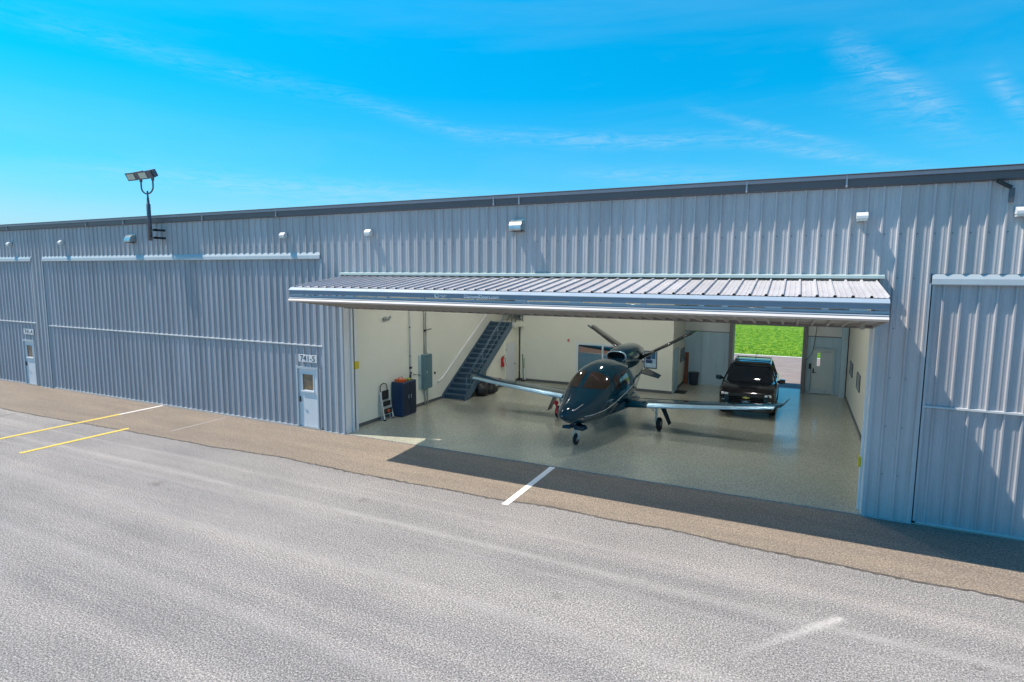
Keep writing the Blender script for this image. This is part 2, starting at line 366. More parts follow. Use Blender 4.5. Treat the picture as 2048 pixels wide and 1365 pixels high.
YEL = marking_mat('yellow_road_paint', (.78, .58, .08), .38); WHM = marking_mat('white_road_paint', (.86, .84, .82), .34)
struct(sheet('road_marking', -6.10, -5.93, -3.12, -.03, .010, WHM, 1, 20))
struct(sheet('road_marking', -23.46, -23.30, -14, -1.75, .010, YEL, 1, 20))
struct(sheet('road_marking', -23.44, -23.32, -1.75, 0.0, .010, WHM, 1, 8))
struct(sheet('road_marking', -21.06, -20.90, -6.1, -2.85, .009, YEL, 1, 8))
FAINT = marking_mat('worn_white_road_paint', (.62, .60, .57), .60)
struct(sheet('road_marking', -19.35, -19.28, -2.4, -.25, .0095, FAINT, 1, 8))
struct(sheet('road_marking', -27.3, -27.2, -14, -3.4, .0095, FAINT, 1, 8))
struct(sheet('road_marking', -.10, 1.0, -5.55, -4.80, .0035, None, 1, 1)) if False else None
# grass tufts just behind the rear kerb
GR = mat('grass_blades', (.13, .30, .004), .8, 0, .6, 1.2, spec=.1)
g = MB()
for i in range(9000):
    x = random.uniform(-8.5, 6); y = 28.2 + random.random()**1.6*22; h = random.uniform(.03, .10)*(1+.5*mnoise.noise(Vector((x, y, 0)))); w = random.uniform(.01, .03)
    a = random.uniform(0, 3.14); dx, dy = math.cos(a)*w, math.sin(a)*w; lx, ly = random.uniform(-.05, .05), random.uniform(-.05, .05)
    g.add([(x-dx, y-dy, .01), (x+dx, y+dy, .01), (x+lx, y+ly, .01+h)], [(0, 1, 2)])
go = g.build('grass', GR); go['kind'] = 'stuff'; go['label'] = 'bright green mown grass seen through the open rear door'

# ------------------------------------------------------------------ the hangar
B = thing('hangar_building', 'long grey corrugated metal hangar row with its middle door folded open', 'hangar', (-6, 8, 0))
XL, XR, ZG = -52.0, 22.0, 7.43
HL, HC, HR = 6.19, 5.47, 5.55
cols_ = [(-49.4, -48.55), (-32.34, -31.42), (-14.52, -13.66), (1.64, 2.57), (18.4, 19.3)]
f = MB()
def wallpanel(x0, x1, z0, z1): f.corr((x0, 0, z0), (1, 0, 0), (0, 0, z1-z0), (0, -1, 0), x1-x0, phase=(.08 - x0) % .3048)
spans = [(-52, -49.4, 0.02), (-49.4, -48.55, .02), (-48.55, -32.34, HL), (-32.34, -31.42, .02), (-31.42, -14.52, HL), (-14.52, -13.66, .02), (-13.66, 1.64, HC), (1.64, 2.57, .02), (2.57, 18.4, HR), (18.4, 22, .02)]
for x0, x1, z0 in spans: wallpanel(x0, x1, z0, ZG)
fwall = f.build('front_wall', PAINT, B)
bk = MB()
for x0, x1, z0 in spans: bk.box((x0, .02, z0+.001), (x1, .22, ZG+.2))
bk.build('wall_frame', TRIM, B)
# screws on the wall panels
sc = MB()
for x0, x1, z0 in spans:
    k = math.ceil((x0-.08)/.3048)
    while .08+k*.3048 < x1:
        xx = .08+k*.3048
        for z in (1.05, 2.15, 3.25, 4.35, 5.45, 6.4):
            if z > z0+.1 and -20 < xx < 6: sc.box((xx+.045, -.008, z-.011), (xx+.067, .0, z+.011))
        k += 1
sc.build('panel_screws', GUTT, B)
# corner trims of the columns
tr = MB()
for x0, x1 in cols_:
    for x, s in ((x0, 1), (x1, -1)):
        tr.box((x-.012*s, -.036, .02), (x+.055*s, .01, (HR if x > 0 else HL)-.2 if abs(x+13.66) > .01 and abs(x-1.64) > .01 else 5.3))
    tr.box((x0, -.05, .0), (x1, .0, .02))
tr.build('corner_trim', TRIM, B)
# gutter and roof
gm = MB(); prof = [(-.005, 7.66), (-.15, 7.70), (-.155, 7.60), (-.125, 7.585), (-.115, 7.45), (-.03, 7.42), (-.005, 7.42)]
gm.prism(prof, 'x', XL, XR); gut = gm.build('gutter', GUTT, B)
lip = MB().prism([(-.157, 7.715), (-.157, 7.61), (-.151, 7.61), (-.151, 7.715)], 'x', XL, XR); lip.build('gutter_lip', mat('gutter_lip', (.33, .31, .35), .35, 0, .06, .8, stretch=(.3, 1, 1)), gut)
jn = MB()
for x in (-40, -34, -27.6, -25, -20.2, -16.4, -7.9, -7.1, -1.2, .85, 7): jn.box((x, -.162, 7.43), (x+.035, -.10, 7.72))
jn.build('gutter_strap', mat('gutter_strap', (.42, .42, .45), .4), gut)
MB().prism([(-.2, 7.70), (8, 8.4), (16.5, 7.7), (16.5, 7.6), (8, 8.3), (-.0, 7.62)], 'x', XL, XR).build('roof', GUTT, B)
MB().box((XL, 15.2, 3.2), (XR, 16.1, 7.65)).box((XL, 15.25, -.02), (-2.80, 16.08, 3.2)).box((.55, 15.25, -.02), (.95, 16.08, 3.2)).box((1.33, 15.25, -.02), (XR, 16.08, 3.2)).box((.95, 15.25, -.02), (1.33, 16.08, .95)).box((.95, 15.25, 2.02), (1.33, 16.08, 3.2)).build('rear_wall', TRIM, B)
MB().box((XL, 0.23, -.02), (XL+.2, 15.2, 7.6)).box((XR-.2, .23, -.02), (XR, 15.2, 7.6)).build('end_wall', PAINT, B)

# --- bifold doors that are shut
def closed_door(x0, x1, ztop, zmid, pd=None, signtxt=None, lab=None):
    cx = (x0+x1)/2
    ph = (.08 - x0) % .3048
    m = MB(); m.corr((x0, .13, .06), (1, 0, 0), (0, 0, zmid-.09), (0, -1, 0), (pd[0]-.07-x0) if pd else x1-x0, phase=ph)
    if pd: m.corr((pd[0]-.07, .13, 2.22), (1, 0, 0), (0, 0, zmid-.03-2.22), (0, -1, 0), x1-pd[0]+.07, phase=(.08-(pd[0]-.07)) % .3048)
    if pd: m.corr((pd[1]+.05, .13, .06), (1, 0, 0), (0, 0, 2.158), (0, -1, 0), x1-pd[1]-.05, phase=.1); m.box((pd[1]+.05, .15, .05), (x1, .22, 2.21))
    m.corr((x0, .13, zmid+.03), (1, 0, 0), (0, 0, ztop-zmid), (0, -1, 0), x1-x0, phase=ph)
    d = m.build('bifold_door', PAINTD, B); d['label'] = lab
    q = MB()
    if pd: q.box((x0, .145, .05), (pd[0]-.06, .22, zmid)).box((pd[0]-.06, .145, 2.2), (x1, .22, zmid)).box((x0, .145, zmid+.001), (x1, .22, ztop))
    else: q.box((x0, .145, .05), (x1, .22, ztop))
    q.build('door_frame', TRIM, d)
    MB().prism([(.13, zmid+.035), (.075, zmid+.025), (.07, zmid-.015), (.13, zmid-.02)], 'x', x0, x1).build('seam_flashing', SEAM, d)
    s_ = MB().box((x0, .085, .03), ((pd[0]-.05) if pd else x1, .14, .07)); s_.build('bottom_flashing', SEAM, d)
    t_ = MB().box((x0+.0, .085, .03), (x0+.05, .14, ztop)).box((x1-.05, .085, .03), (x1, .14, ztop)); t_.build('edge_trim', TRIM, d)
    h = MB(); h.prism([(.11, ztop+.215), (.08, ztop+.212), (.035, ztop+.11), (.025, ztop+.0), (.035, ztop-.02), (.045, ztop+.01), (.08, ztop+.02), (.11, ztop+.02)], 'x', x0-.02, x1+.02)
    h.build('door_header', TRIML, d)
    MB().box((x0, .2, -.0), (x1, .3, .12)).build('weather_seal', DARK, d)
    if pd:
        a, b_ = pd
        fr = MB().box((a-.07, .085, .04), (a, .2, 2.22)).box((b_, .085, .04), (b_+.05, .2, 2.22)).box((a, .085, 2.14), (b_, .2, 2.22)); fr.build('jamb', TRIML, d)
        pdm = MB(); w0, w1, h0, h1 = a+.19, b_-.21, 1.38, 1.95
        pdm.box((a+.005, .14, .06), (w0, .19, 2.135)).box((w1, .14, .06), (b_-.005, .19, 2.135)).box((w0, .14, .06), (w1, .19, h0)).box((w0, .14, h1), (w1, .19, 2.135))
        pdm.box((w0-.05, .10, h0-.07), (w1+.06, .145, h0-.02)).box((w0-.03, .125, h0-.02), (w0, .14, h1+.03)).box((w1, .125, h0-.02), (w1+.03, .14, h1+.03)).box((w0, .125, h1), (w1, .14, h1+.03))
        pdm.build('entry_door', WHITE, d)
        MB().box((w0, .16, h0), (w1, .168, h1)).build('door_window', mat('door_glass', (.16, .12, .08), .06, 0, .4, 6, spec=.9), d)  # mottled brown in the glass colour imitates the reflected surroundings
        hd = MB().box((a+.03, .115, .93), (a+.09, .142, 1.13), .008).tube([(a+.06, .12, 1.0), (a+.06, .075, 1.0), (a+.17, .07, 1.0)], .011); hd.build('door_handle', BLACKP, d)
        MB().box((a-.05, .07, .025), (b_+.15, .2, .052)).build('threshold', STEEL, d)
    d.location.y -= .09
    return d
closed_door(-48.5, -32.38, 5.98, 3.06, (-33.74, -32.84), None, 'shut grey corrugated bifold door at the far left')
closed_door(-31.38, -14.56, 5.98, 2.98, (-15.79, -14.89), None, 'shut grey corrugated bifold door left of the open one')
closed_door(2.61, 18.36, 5.33, 2.67, None, None, 'shut grey corrugated bifold door on the right')

# --- jambs of the open bay
for s, x in ((1, -13.66), (-1, 1.64)):
    j = MB(); j.box((x, .012, .03), (x+s*.03, .30, 5.3)).box((x+s*.0, .31, .03), (x+s*.085, .40, 5.3)).box((x-s*.02, .30, .03), (x+s*.012, .62, 5.3)).box((x+s*.0, .50, .03), (x+s*.06, .62, 5.3))
    jo = j.build('door_jamb', JAMB, B)
    MB().box((x+s*.012, .405, .1), (x+s*.03, .495, 5.3)).build('door_track', DARK, jo)
    ss = MB().box((x+s*.03, .46, 2.2) if s > 0 else (x-.06, .30, 1.05), (x+s*.10, .66, 2.46) if s > 0 else (x-.12, .46, 1.3), .01)
    tag(ss.build('safety_sensor', YELLOWP, None, (x, .5, 2.2 if s > 0 else 1.05)), 'small yellow door sensor on the left jamb of the open bay' if s > 0 else 'small yellow door sensor on the right jamb of the open bay', 'sensor')

# --- the folded bifold door
FX0, FX1, FY, Lz = -13.49, 1.57, -2.42, 5.40
fd = MB()
O = Vector((FX0, -.06, 5.385)); Lv = Vector((0, FY+.09+.06, 5.085-5.385)); nrm = Vector((0, -Lv.z, Lv.y)).normalized(); nrm = nrm if nrm.z > 0 else -nrm
fd.corr(O, (1, 0, 0), Lv, nrm, FX1-FX0, phase=.14)
D = fd.build('bifold_door', PAINT, B); D['label'] = 'open grey bifold door folded out like a canopy'
O2 = Vector((FX0, FY+.06, 4.70)); L2 = Vector((0, -FY-.08, 4.40-4.70)); n2 = Vector((0, L2.z, -L2.y)).normalized(); n2 = n2 if n2.z < 0 else -n2
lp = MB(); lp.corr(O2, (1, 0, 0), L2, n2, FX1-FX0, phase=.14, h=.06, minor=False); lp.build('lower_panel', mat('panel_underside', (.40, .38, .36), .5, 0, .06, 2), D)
ib = MB()
ib.add([O+Vector((0, 0, -.03)), O+Vector((FX1-FX0, 0, -.03)), O+Lv+Vector((FX1-FX0, 0, -.03)), O+Lv+Vector((0, 0, -.03))], [(0, 1, 2, 3)])
ib.add([O2+Vector((0, .02, .03)), O2+Vector((FX1-FX0, .02, .03)), O2+L2+Vector((FX1-FX0, 0, .03)), O2+L2+Vector((0, 0, .03))], [(0, 1, 2, 3)])
nb = 10
for k in range(nb+1):
    x = FX0+.03+(FX1-FX0-.06)*k/nb
    ib.bar((x, -.1, 5.33), (x, FY+.1, 5.02), .05, .06); ib.bar((x, -.08, 4.46), (x, FY+.1, 4.74), .05, .06)
for y in (-.2, -.9, -1.6):
    z = 5.335+(y+.06)*.1366; ib.bar((FX0, y, z-.02), (FX1, y, z-.02), .06, .05)
    z = 4.40+(-y)*.13; ib.bar((FX0, y, z+.07), (FX1, y, z+.07), .06, .05)
ib.build('door_frame', mat('frame_steel', (.10, .115, .13), .5), D)
# front nose of the fold
MB().prism([(FY+.10, 5.075), (FY+.06, 5.072), (FY-.03, 5.0), (FY-.03, 4.985), (FY+.05, 4.985), (FY+.1, 5.03)], 'x', FX0, FX1).build('top_flashing', mat('flashing_blue', (.34, .42, .50), .3, 0, .05, 1.5), D)
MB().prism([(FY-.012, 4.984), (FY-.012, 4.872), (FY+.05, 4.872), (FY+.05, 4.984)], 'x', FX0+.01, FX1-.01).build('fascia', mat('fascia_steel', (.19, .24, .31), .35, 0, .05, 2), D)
lm = MB().prism([(FY-.0, 4.842), (FY-.0, 4.812), (FY+.02, 4.803), (FY+.02, 4.79), (FY+.1, 4.79), (FY+.1, 4.842)], 'x', FX0, FX1)
lm.build('slot_rail', mat('slot_steel', (.26, .37, .46), .3), D)
MB().prism([(FY+.02, 4.782), (FY-.02, 4.755), (FY-.02, 4.752), (FY+.1, 4.74), (FY+.1, 4.785)], 'x', FX0, FX1).build('hinge_rail', mat('hinge_steel', (.33, .38, .44), .35), D)
MB().prism([(FY-.0, 4.748), (FY-.075, 4.695), (FY-.075, 4.692), (FY+.0, 4.65), (FY+.1, 4.66), (FY+.1, 4.735)], 'x', FX0, FX1).build('bottom_flashing', mat('bottom_flashing_paint', (.56, .55, .55), .62, 0, .05, 1.5), D)
hg = MB()
x = FX0+.25
while x < FX1-.1:
    w = random.choice((.06, .12, .3)); hg.box((x, FY+.0, 4.838), (x+w, FY+.05, 4.874)); x += w + random.choice((.35, .7, 1.1))
hg.build('hinge', mat('hinge_plate', (.45, .50, .54), .4, .3), D)
MB().box((FX0, -.09, 4.335), (FX1, .02, 4.43)).build('bottom_rail', mat('hem_steel', (.16, .14, .14), .6), D)
MB().prism([(-.0, 5.53), (-.13, 5.50), (-.14, 5.44), (-.12, 5.44), (-.03, 5.455), (.0, 5.46)], 'x', -13.64, 1.72).build('door_header', mat('header_trim', (.40, .50, .50), .4), D)
MB().box((FX1-.30, -.75, 4.36), (FX1-.22, .02, 4.47)).bar((FX1-.75, -.1, 4.40), (FX1-.25, -.62, 4.45), .05, .05).bar((FX1-1.5, -.3, 4.41), (FX1-.3, -.3, 4.45), .03, .03).build('latch_bracket', mat('bracket', (.30, .29, .26), .5), D)
lt = text('DiamondDoors.com', .125, (-7.03, FY-.016, 4.928), FRONT, LETTER, 'lettering', D, .002, 'CENTER', .95)
lg = MB()
ring = [(.062*math.cos(a), .046*math.sin(a)) for a in [k*math.pi/8 for k in range(16)]]
for k in range(16):
    a, b2 = ring[k], ring[(k+1) % 16]; lg.bar((-8.33+a[0], FY-.015, 4.93+a[1]), (-8.33+b2[0], FY-.015, 4.93+b2[1]), .010, .004, (0, 1, 0))
lg.bar((-8.395, FY-.015, 4.975), (-8.345, FY-.015, 4.885), .012, .004, (0, 1, 0))
lg.build('logo', LETTER, D)
text('DIAMOND', .045, (-8.13, FY-.016, 4.943), FRONT, LETTER, 'lettering', D, .002); text('DOORS', .03, (-8.13, FY-.016, 4.905), FRONT, LETTER, 'lettering', D, .002)

# --- interior shell
IZ = 6.6
sw = MB().box((-14.0, .24, 0), (-13.83, 15.3, IZ)); w1 = sw.build('side_wall', WALLP, B); w1['label'] = 'cream left interior wall'
MB().box((-13.829, .62, .03), (-13.815, 8.42, .15)).build('baseboard', BASEB, w1)
sw = MB().box((2.24, .24, 0), (2.4, 15.3, IZ)); w2 = sw.build('side_wall', WALLP, B); w2['label'] = 'cream right interior wall'
MB().box((2.225, .62, .03), (2.239, 14.74, .15)).build('baseboard', BASEB, w2)
MB().box((-14, .23, IZ), (2.4, 15.3, IZ+.1)).build('ceiling', CEIL, B)
MB().box((-13.9, .225, 5.3), (2.3, .3, IZ)).build('header_lining', CEIL, B)
# rear liner panels round the opening
RL, RRr, RT, RY = -2.66, .41, 3.13, 15.2
def rib_liner(x0, x1, z0, z1, nm='liner_panel'):
    m_ = MB(); m_.corr((x0, RY, z0), (1, 0, 0), (0, 0, z1-z0), (0, -1, 0), x1-x0, phase=.1, sp=.36, h=.014, minor=False); return m_
lw = rib_liner(-4.94, RL-.17, .03, 2.71); lw2 = rib_liner(RRr+.17, .79, .03, 2.71); lw3 = rib_liner(1.76, 2.0, .03, 2.71); lw4 = rib_liner(.79, 1.76, 2.22, 2.71)
for q in (lw2, lw3, lw4): lw.add(q.v, q.f)
LW = lw.build('rear_liner', LINER, B)
MB().box((-4.94, RY+.004, 2.72), (RL-.17, RY+.05, IZ)).box((RRr+.17, RY+.004, 2.72), (2.24, RY+.05, IZ)).box((RL-.17, RY+.004, RT+.13), (RRr+.17, RY+.05, IZ)).build('insulation', INSUL, LW)
MB().box((-4.94, RY-.03, 2.695), (RL-.17, RY+.01, 2.725)).box((RRr+.17, RY-.03, 2.695), (2.0, RY+.01, 2.725)).build('liner_trim', BASEB, LW)
FRM = mat('opening_frame', (.20, .20, .21), .5, 0, .08, 2)
MB().box((RL-.17, 15.05, .03), (RL, 16.12, RT+.12), .01).box((RRr, 15.05, .03), (RRr+.17, 16.12, RT+.12), .01).box((RL, 15.1, RT), (RRr, 16.12, RT+.2)).build('rear_opening_frame', FRM, B)
MB().box((1.97, 14.76, .03), (2.2, 15.2, IZ)).build('corner_column', LINER, B)
MB().box((2.2, 14.70, .03), (2.238, 14.80, IZ)).build('column_shadow_strip', mat('shadow_gap_dark', (.05, .022, .018), .6), B)  # thin dark strip paints the shadow gap between column and side wall
# rear entry door
rd = MB().box((.83, RY-.03, .05), (1.03, RY+.02, 2.13)).box((1.16, RY-.03, .05), (1.70, RY+.02, 2.13)).box((1.03, RY-.03, .05), (1.16, RY+.02, 1.34)).box((1.03, RY-.03, 1.95), (1.16, RY+.02, 2.13)); RDo = rd.build('rear_entry_door', mat('rear_door_paint', (.50, .60, .62), .4, 0, .03, 2), B)
MB().box((.76, RY-.06, .03), (.825, RY+.03, 2.2)).box((1.705, RY-.06, .03), (1.77, RY+.03, 2.2)).box((.825, RY-.06, 2.135), (1.705, RY+.03, 2.2)).build('door_jamb', LINER, RDo)
lgm = mat('lite_glass', (.95, .98, .96), .0); lgm.node_tree.nodes['Principled BSDF'].inputs['Transmission Weight'].default_value = 1.0
MB().box((1.03, RY-.008, 1.34), (1.16, RY-.003, 1.95)).build('door_lite', lgm, RDo)
MB().box((.86, RY-.037, .07), (1.67, RY-.031, .27)).build('kick_plate', STEEL, RDo)
MB().box((1.25, RY-.10, 2.02), (1.55, RY-.03, 2.09), .01).build('door_closer', STEEL, RDo)
MB().box((.87, RY-.05, 1.0), (.93, RY-.03, 1.22)).tube([(.9, RY-.05, 1.05), (.9, RY-.09, 1.05), (1.02, RY-.09, 1.04)], .012).build('door_handle', BLACKP, RDo)
# office block in the left rear part
ow = MB().box((-12.65, 12.0, 0), (-4.94, 12.15, IZ)).box((-5.09, 12.15, 0), (-4.94, 15.25, IZ)).box((-12.65, 12.15, 0), (-12.5, 15.2, IZ)); OW = ow.build('office_wall', WALLP, B)
OW['label'] = 'cream walls of the room built into the back corner'
MB().box((-12.65, 11.985, .03), (-4.925, 12.0, .16)).box((-4.94, 13.22, .03), (-4.925, 15.2, .16)).build('baseboard', BASEB, OW)
cw = MB().prism([(8.42, .0), (8.42, 1.12), (11.05, 2.86), (12.0, 2.86), (12.0, 0)], 'x', -12.80, -12.72).prism([(-13.83, .0), (-12.80, .0), (-12.80, 1.1), (-13.83, 1.1)], 'y', 8.42, 8.5)
CW = cw.build('closet_wall', WALLP, B); CW['label'] = 'cream walls of the closet under the stairs'
MB().box((-12.72, 8.42, .03), (-12.705, 12.0, .16)).box((-13.83, 8.405, .03), (-12.72, 8.42, .16)).build('baseboard', BASEB, CW)
MB().box((-13.83, 11.05, 2.86), (-12.45, 12.0, 3.12)).box((-13.83, 12.0, 2.86), (-12.65, 15.2, 3.12)).build('mezzanine_floor', WALLP, B)
cdz = MB().box((-12.71, 10.4, .05), (-12.68, 11.4, 2.1)); CD = cdz.build('closet_door', WHITE, B)
MB().box((-12.715, 10.33, .03), (-12.67, 10.395, 2.17)).box((-12.715, 11.405, .03), (-12.67, 11.47, 2.17)).box((-12.715, 10.395, 2.105), (-12.67, 11.405, 2.17)).build('door_jamb', WALLP, CD)
MB().lathe([(.012, 0), (.012, .04), (.03, .045), (.03, .07), (.01, .08)], (-12.68, 11.3, 1.0), 'x', 12).build('door_handle', BLACKP, CD)
MB().box((-12.672, 10.39, .3), (-12.66, 10.41, .42)).box((-12.672, 10.39, 1.0), (-12.66, 10.41, 1.12)).box((-12.672, 10.39, 1.75), (-12.66, 10.41, 1.87)).build('hinge', BLACKP, CD)
# office window and side door
wn = MB(); a0, a1, b0, b1 = -9.60, -6.94, .62, 2.17
wn.box((a0, 11.96, b0), (a0+.11, 12.02, b1)).box((a1-.10, 11.96, b0), (a1, 12.02, b1)).box((a0+.11, 11.96, b1-.09), (a1-.1, 12.02, b1)).box((a0+.11, 11.95, b0), (a1-.1, 12.02, b0+.08)).box((-8.30, 11.965, b0+.08), (-8.22, 12.0, b1-.09))
WN = wn.build('office_window', mat('window_vinyl', (.62, .72, .76), .4), B)
def glass_mat():
    m = mat('window_glass', (.26, .22, .21), .02, 1); t = m.node_tree; b = t.nodes['Principled BSDF']; v = N(t, 'ShaderNodeTexCoord').outputs['Object']
    return m
for p0, p1 in ((a0+.11, -8.30), (-8.22, a1-.10)): MB().box((p0, 11.985, b0+.08), (p1, 11.992, b1-.09)).build('pane', glass_mat(), WN)
sd = MB().box((-4.955, 12.35, .05), (-4.91, 13.15, 2.03)); SD = sd.build('office_door', mat('office_door_paint', (.45, .62, .68), .4), B)
MB().box((-4.945, 12.27, .03), (-4.90, 12.345, 2.1)).box((-4.945, 13.155, .03), (-4.90, 13.22, 2.1)).box((-4.945, 12.345, 2.035), (-4.90, 13.155, 2.1)).build('door_jamb', mat('office_jamb', (.30, .45, .55), .4), SD)
MB().lathe([(.012, 0), (.012, .04), (.03, .045), (.03, .07), (.01, .08)], (-4.91, 12.43, 1.0), 'x', 12).build('door_handle', CHROME, SD)

# ------------------------------------------------------------------ ceiling lamps (they are what the jet's paint reflects)
k = 0
for x, wx in ((-10.6, 'left'), (-6.0, 'middle'), (-1.4, 'right')):
    for y, wy in ((3.0, 'front'), (8.4, 'rear')):
        h = thing('ceiling_light', f'lit round high-bay lamp under the hangar ceiling, {wy} row, {wx} column', 'ceiling light', (x, y, IZ), 0, 'high-bay lamps under the hangar ceiling')
        MB().lathe([(.02, 0), (.02, -.18), (.10, -.2), (.12, -.32), (.21, -.40), (.22, -.43), (.19, -.425)], (x, y, IZ), 'z', 20).build('lamp_housing', BLACKP, h)
        MB().lathe([(.02, -.426), (.185, -.428), (.185, -.436), (.02, -.438)], (x, y, IZ), 'z', 20).build('lamp_lens', LAMPM, h)

# ------------------------------------------------------------------ staircase
ST = thing('staircase', 'steep slate blue steel staircase climbing the left interior wall', 'stairs', (-13.2, 6.45, .03))
n = 16; y0, y1, zt = 6.50, 11.05, 3.12; rise = (zt-.03)/n; run = (y1-y0)/(n)
for k in range(n):
    z = .03 + rise*(k+1); ya = y0+run*k
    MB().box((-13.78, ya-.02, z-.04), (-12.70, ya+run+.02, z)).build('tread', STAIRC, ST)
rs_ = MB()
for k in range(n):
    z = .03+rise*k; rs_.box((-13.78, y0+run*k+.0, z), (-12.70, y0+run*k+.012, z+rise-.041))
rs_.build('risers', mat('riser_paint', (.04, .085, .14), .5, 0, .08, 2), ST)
for xa, xb in ((-13.825, -13.785), (-12.695, -12.655)):
    MB().prism([(y0-.12, .03), (y0+.22, .03), (y1, zt-.28), (y1, zt+.03), (y1-.12, zt+.03), (y0-.12, .22)], 'x', xa, xb).build('stringer', STAIRC, ST)
sl_ = (zt-.03)/(y1-y0)
def onrail(y, h): return (-12.675, y, .03+(y-y0)*sl_+h)
for k, y in enumerate((y0+.05, y0+1.5, y0+3.0, y1-.05)): MB().tube([onrail(y, .0), onrail(y, 1.0)], .019).build('rail_post', RAILC, ST)
for h in (.48, .90, 1.02): MB().tube([onrail(y0+.05, h), onrail(y1-.05, h)] + ([(-12.675, 12.0, zt+h)] if h > .9 else []), .017).build('rail', RAILC, ST)
lr = MB()
for y in (11.05, 11.95): lr.tube([(-12.5, y, zt), (-12.5, y, zt+1.07)], .02)
for k in range(7): lr.tube([(-12.5, 11.15+.12*k, zt+.1), (-12.5, 11.15+.12*k, zt+1.0)], .008)
for z in (.1, 1.03): lr.tube([(-12.5, 11.05, zt+z), (-12.5, 11.95, zt+z)], .015)
lr.build('landing_railing', RAILC, ST)
hr = thing('wall_handrail', 'white handrail on the left wall above the stairs', 'handrail', (-13.8, 6.0, .84))
MB().tube([(-13.76, 5.95, .87), (-13.76, 6.28, .95), (-13.76, 10.6, 3.68), (-13.76, 11.3, 3.95)], .034).build('rail', LETTER, hr)
bb = MB()
for y, z in ((6.02, .88), (7.9, 1.97), (9.5, 2.98), (10.9, 3.78)): bb.tube([(-13.828, y, z-.06), (-13.78, y, z-.06), (-13.76, y, z)], .01, 6)
bb.build('bracket', BLACKP, hr)

# ------------------------------------------------------------------ things in the bay
def cabinet():
    t = thing('storage_cabinet', 'dark blue steel cabinet against the left wall with bright clutter on top', 'cabinet', (-13.53, 3.2, .03))
    o = MB().box((-13.80, 2.76, .05), (-13.29, 3.67, 1.36), .012).build('cabinet_body', mat('cabinet_blue', (.012, .045, .12), .4, 0, .1, 2), t)
    MB().box((-13.29, 2.79, .10), (-13.272, 3.20, 1.33), .006).build('cabinet_door', mat('cabinet_front', (.006, .015, .04), .35), t)
    MB().box((-13.29, 3.23, .10), (-13.272, 3.64, 1.33), .006).build('cabinet_door', bpy.data.materials['cabinet_front'], t)
    MB().box((-13.272, 3.12, .7), (-13.255, 3.15, .85)).box((-13.272, 3.28, .7), (-13.255, 3.31, .85)).build('handle', STEEL, t)
    MB().box((-13.78, 2.78, .03), (-13.31, 3.65, .06)).build('plinth', BLACKP, t)
cabinet()
OR = mat('orange_plastic', (.75, .10, .01), .4); GN = mat('lime_plastic', (.30, .62, .02), .4); YL = mat('yellow_plastic', (.72, .60, .05), .4)
tt = thing('toolbox', 'orange and red tray on the blue cabinet, near its front corner', 'tray', (-13.5, 2.95, 1.36))
MB().prism([(-13.66, 1.365), (-13.36, 1.365), (-13.32, 1.46), (-13.70, 1.46)], 'y', 2.82, 3.1).build('tray', OR, tt)
MB().tube([(-13.52, 2.82, 1.46), (-13.52, 2.85, 1.54), (-13.52, 3.07, 1.54), (-13.52, 3.1, 1.46)], .012).build('handle', RED, tt)
t3 = MB()
for i in range(9):
    x, y = random.uniform(-13.6, -13.34), random.uniform(3.12, 3.28); t3.lathe([(.01, 0), (.035, .01), (.045, .04), (.03, .075), (.01, .08)], (x, y, 1.36+random.uniform(0, .03)), 'z', 10)
tag(t3.build('rag_pile', GN, None, (-13.45, 3.2, 1.36)), 'lime green crumpled rag in the middle of the blue cabinet top', 'rag')
t4 = thing('spray_bottle', 'dark spray bottle at the far end of the cabinet top', 'bottle', (-13.5, 3.58, 1.36))
MB().lathe([(.035, 0), (.04, .02), (.04, .15), (.015, .19), (.013, .23)], (-13.5, 3.58, 1.365), 'z', 12).build('bottle', mat('bottle_blue', (.01, .03, .07), .3), t4)
MB().box((-13.52, 3.56, 1.60), (-13.42, 3.60, 1.64), .01).bar((-13.44, 3.58, 1.60), (-13.46, 3.58, 1.54), .012).build('spray_head', BLACKP, t4)
t5 = MB().lathe([(.05, 0), (.06, .01), (.065, .07), (.06, .075), (.01, .08)], (-13.45, 3.42, 1.362), 'z', 14)
tag(t5.build('tape_roll', YL, None, (-13.45, 3.42, 1.362)), 'yellow tub beside the spray bottle on the cabinet', 'tub')
def stepladder():
    t = thing('step_ladder', 'white folded step ladder with black treads leaning by the blue cabinet', 'step ladder', (-13.6, 2.3, .03))
    top = Vector((-13.76, 2.22, 1.22)); d = .19
    for s in (-1, 1):
        MB().bar((-13.56, 2.28+s*.27, .06), (-13.76, 2.24+s*.20, 1.10), .045, .028, (1, 0, 0)).build('side_rail', WHITEP, t)
        MB().bar((-13.70, 2.28+s*.25, .04), (-13.79, 2.24+s*.19, 1.05), .03, .02, (1, 0, 0)).build('rear_leg', WHITEP, t)
        MB().box((-13.59, 2.28+s*.27-.03, .03), (-13.53, 2.28+s*.27+.03, .075)).build('foot', BLACKP, t)
    for z, w, hh in ((.36, .25, .20), (.64, .23, .19), (.96, .21, .34)):
        x = -13.56-(z-.06)*.2/1.04; MB().box((x+.005, 2.27-w+.02, z-hh/2), (x+.035, 2.27+w-.02, z+hh/2), .008).build('tread', BLACKP, t)
    MB().tube([(-13.76, 2.44, 1.08), (-13.77, 2.44, 1.26), (-13.77, 2.38, 1.36), (-13.77, 2.24, 1.40), (-13.77, 2.10, 1.36), (-13.77, 2.04, 1.26), (-13.76, 2.04, 1.08)], .018).build('hoop_handle', BLACKP, t)
    MB().box((-13.577, 2.2, .32), (-13.57, 2.34, .42)).build('sticker', OR, t)
stepladder()
t = thing('electrical_panel', 'tall grey green electrical panel on the left wall', 'electrical panel', (-13.7, 5.0, .72))
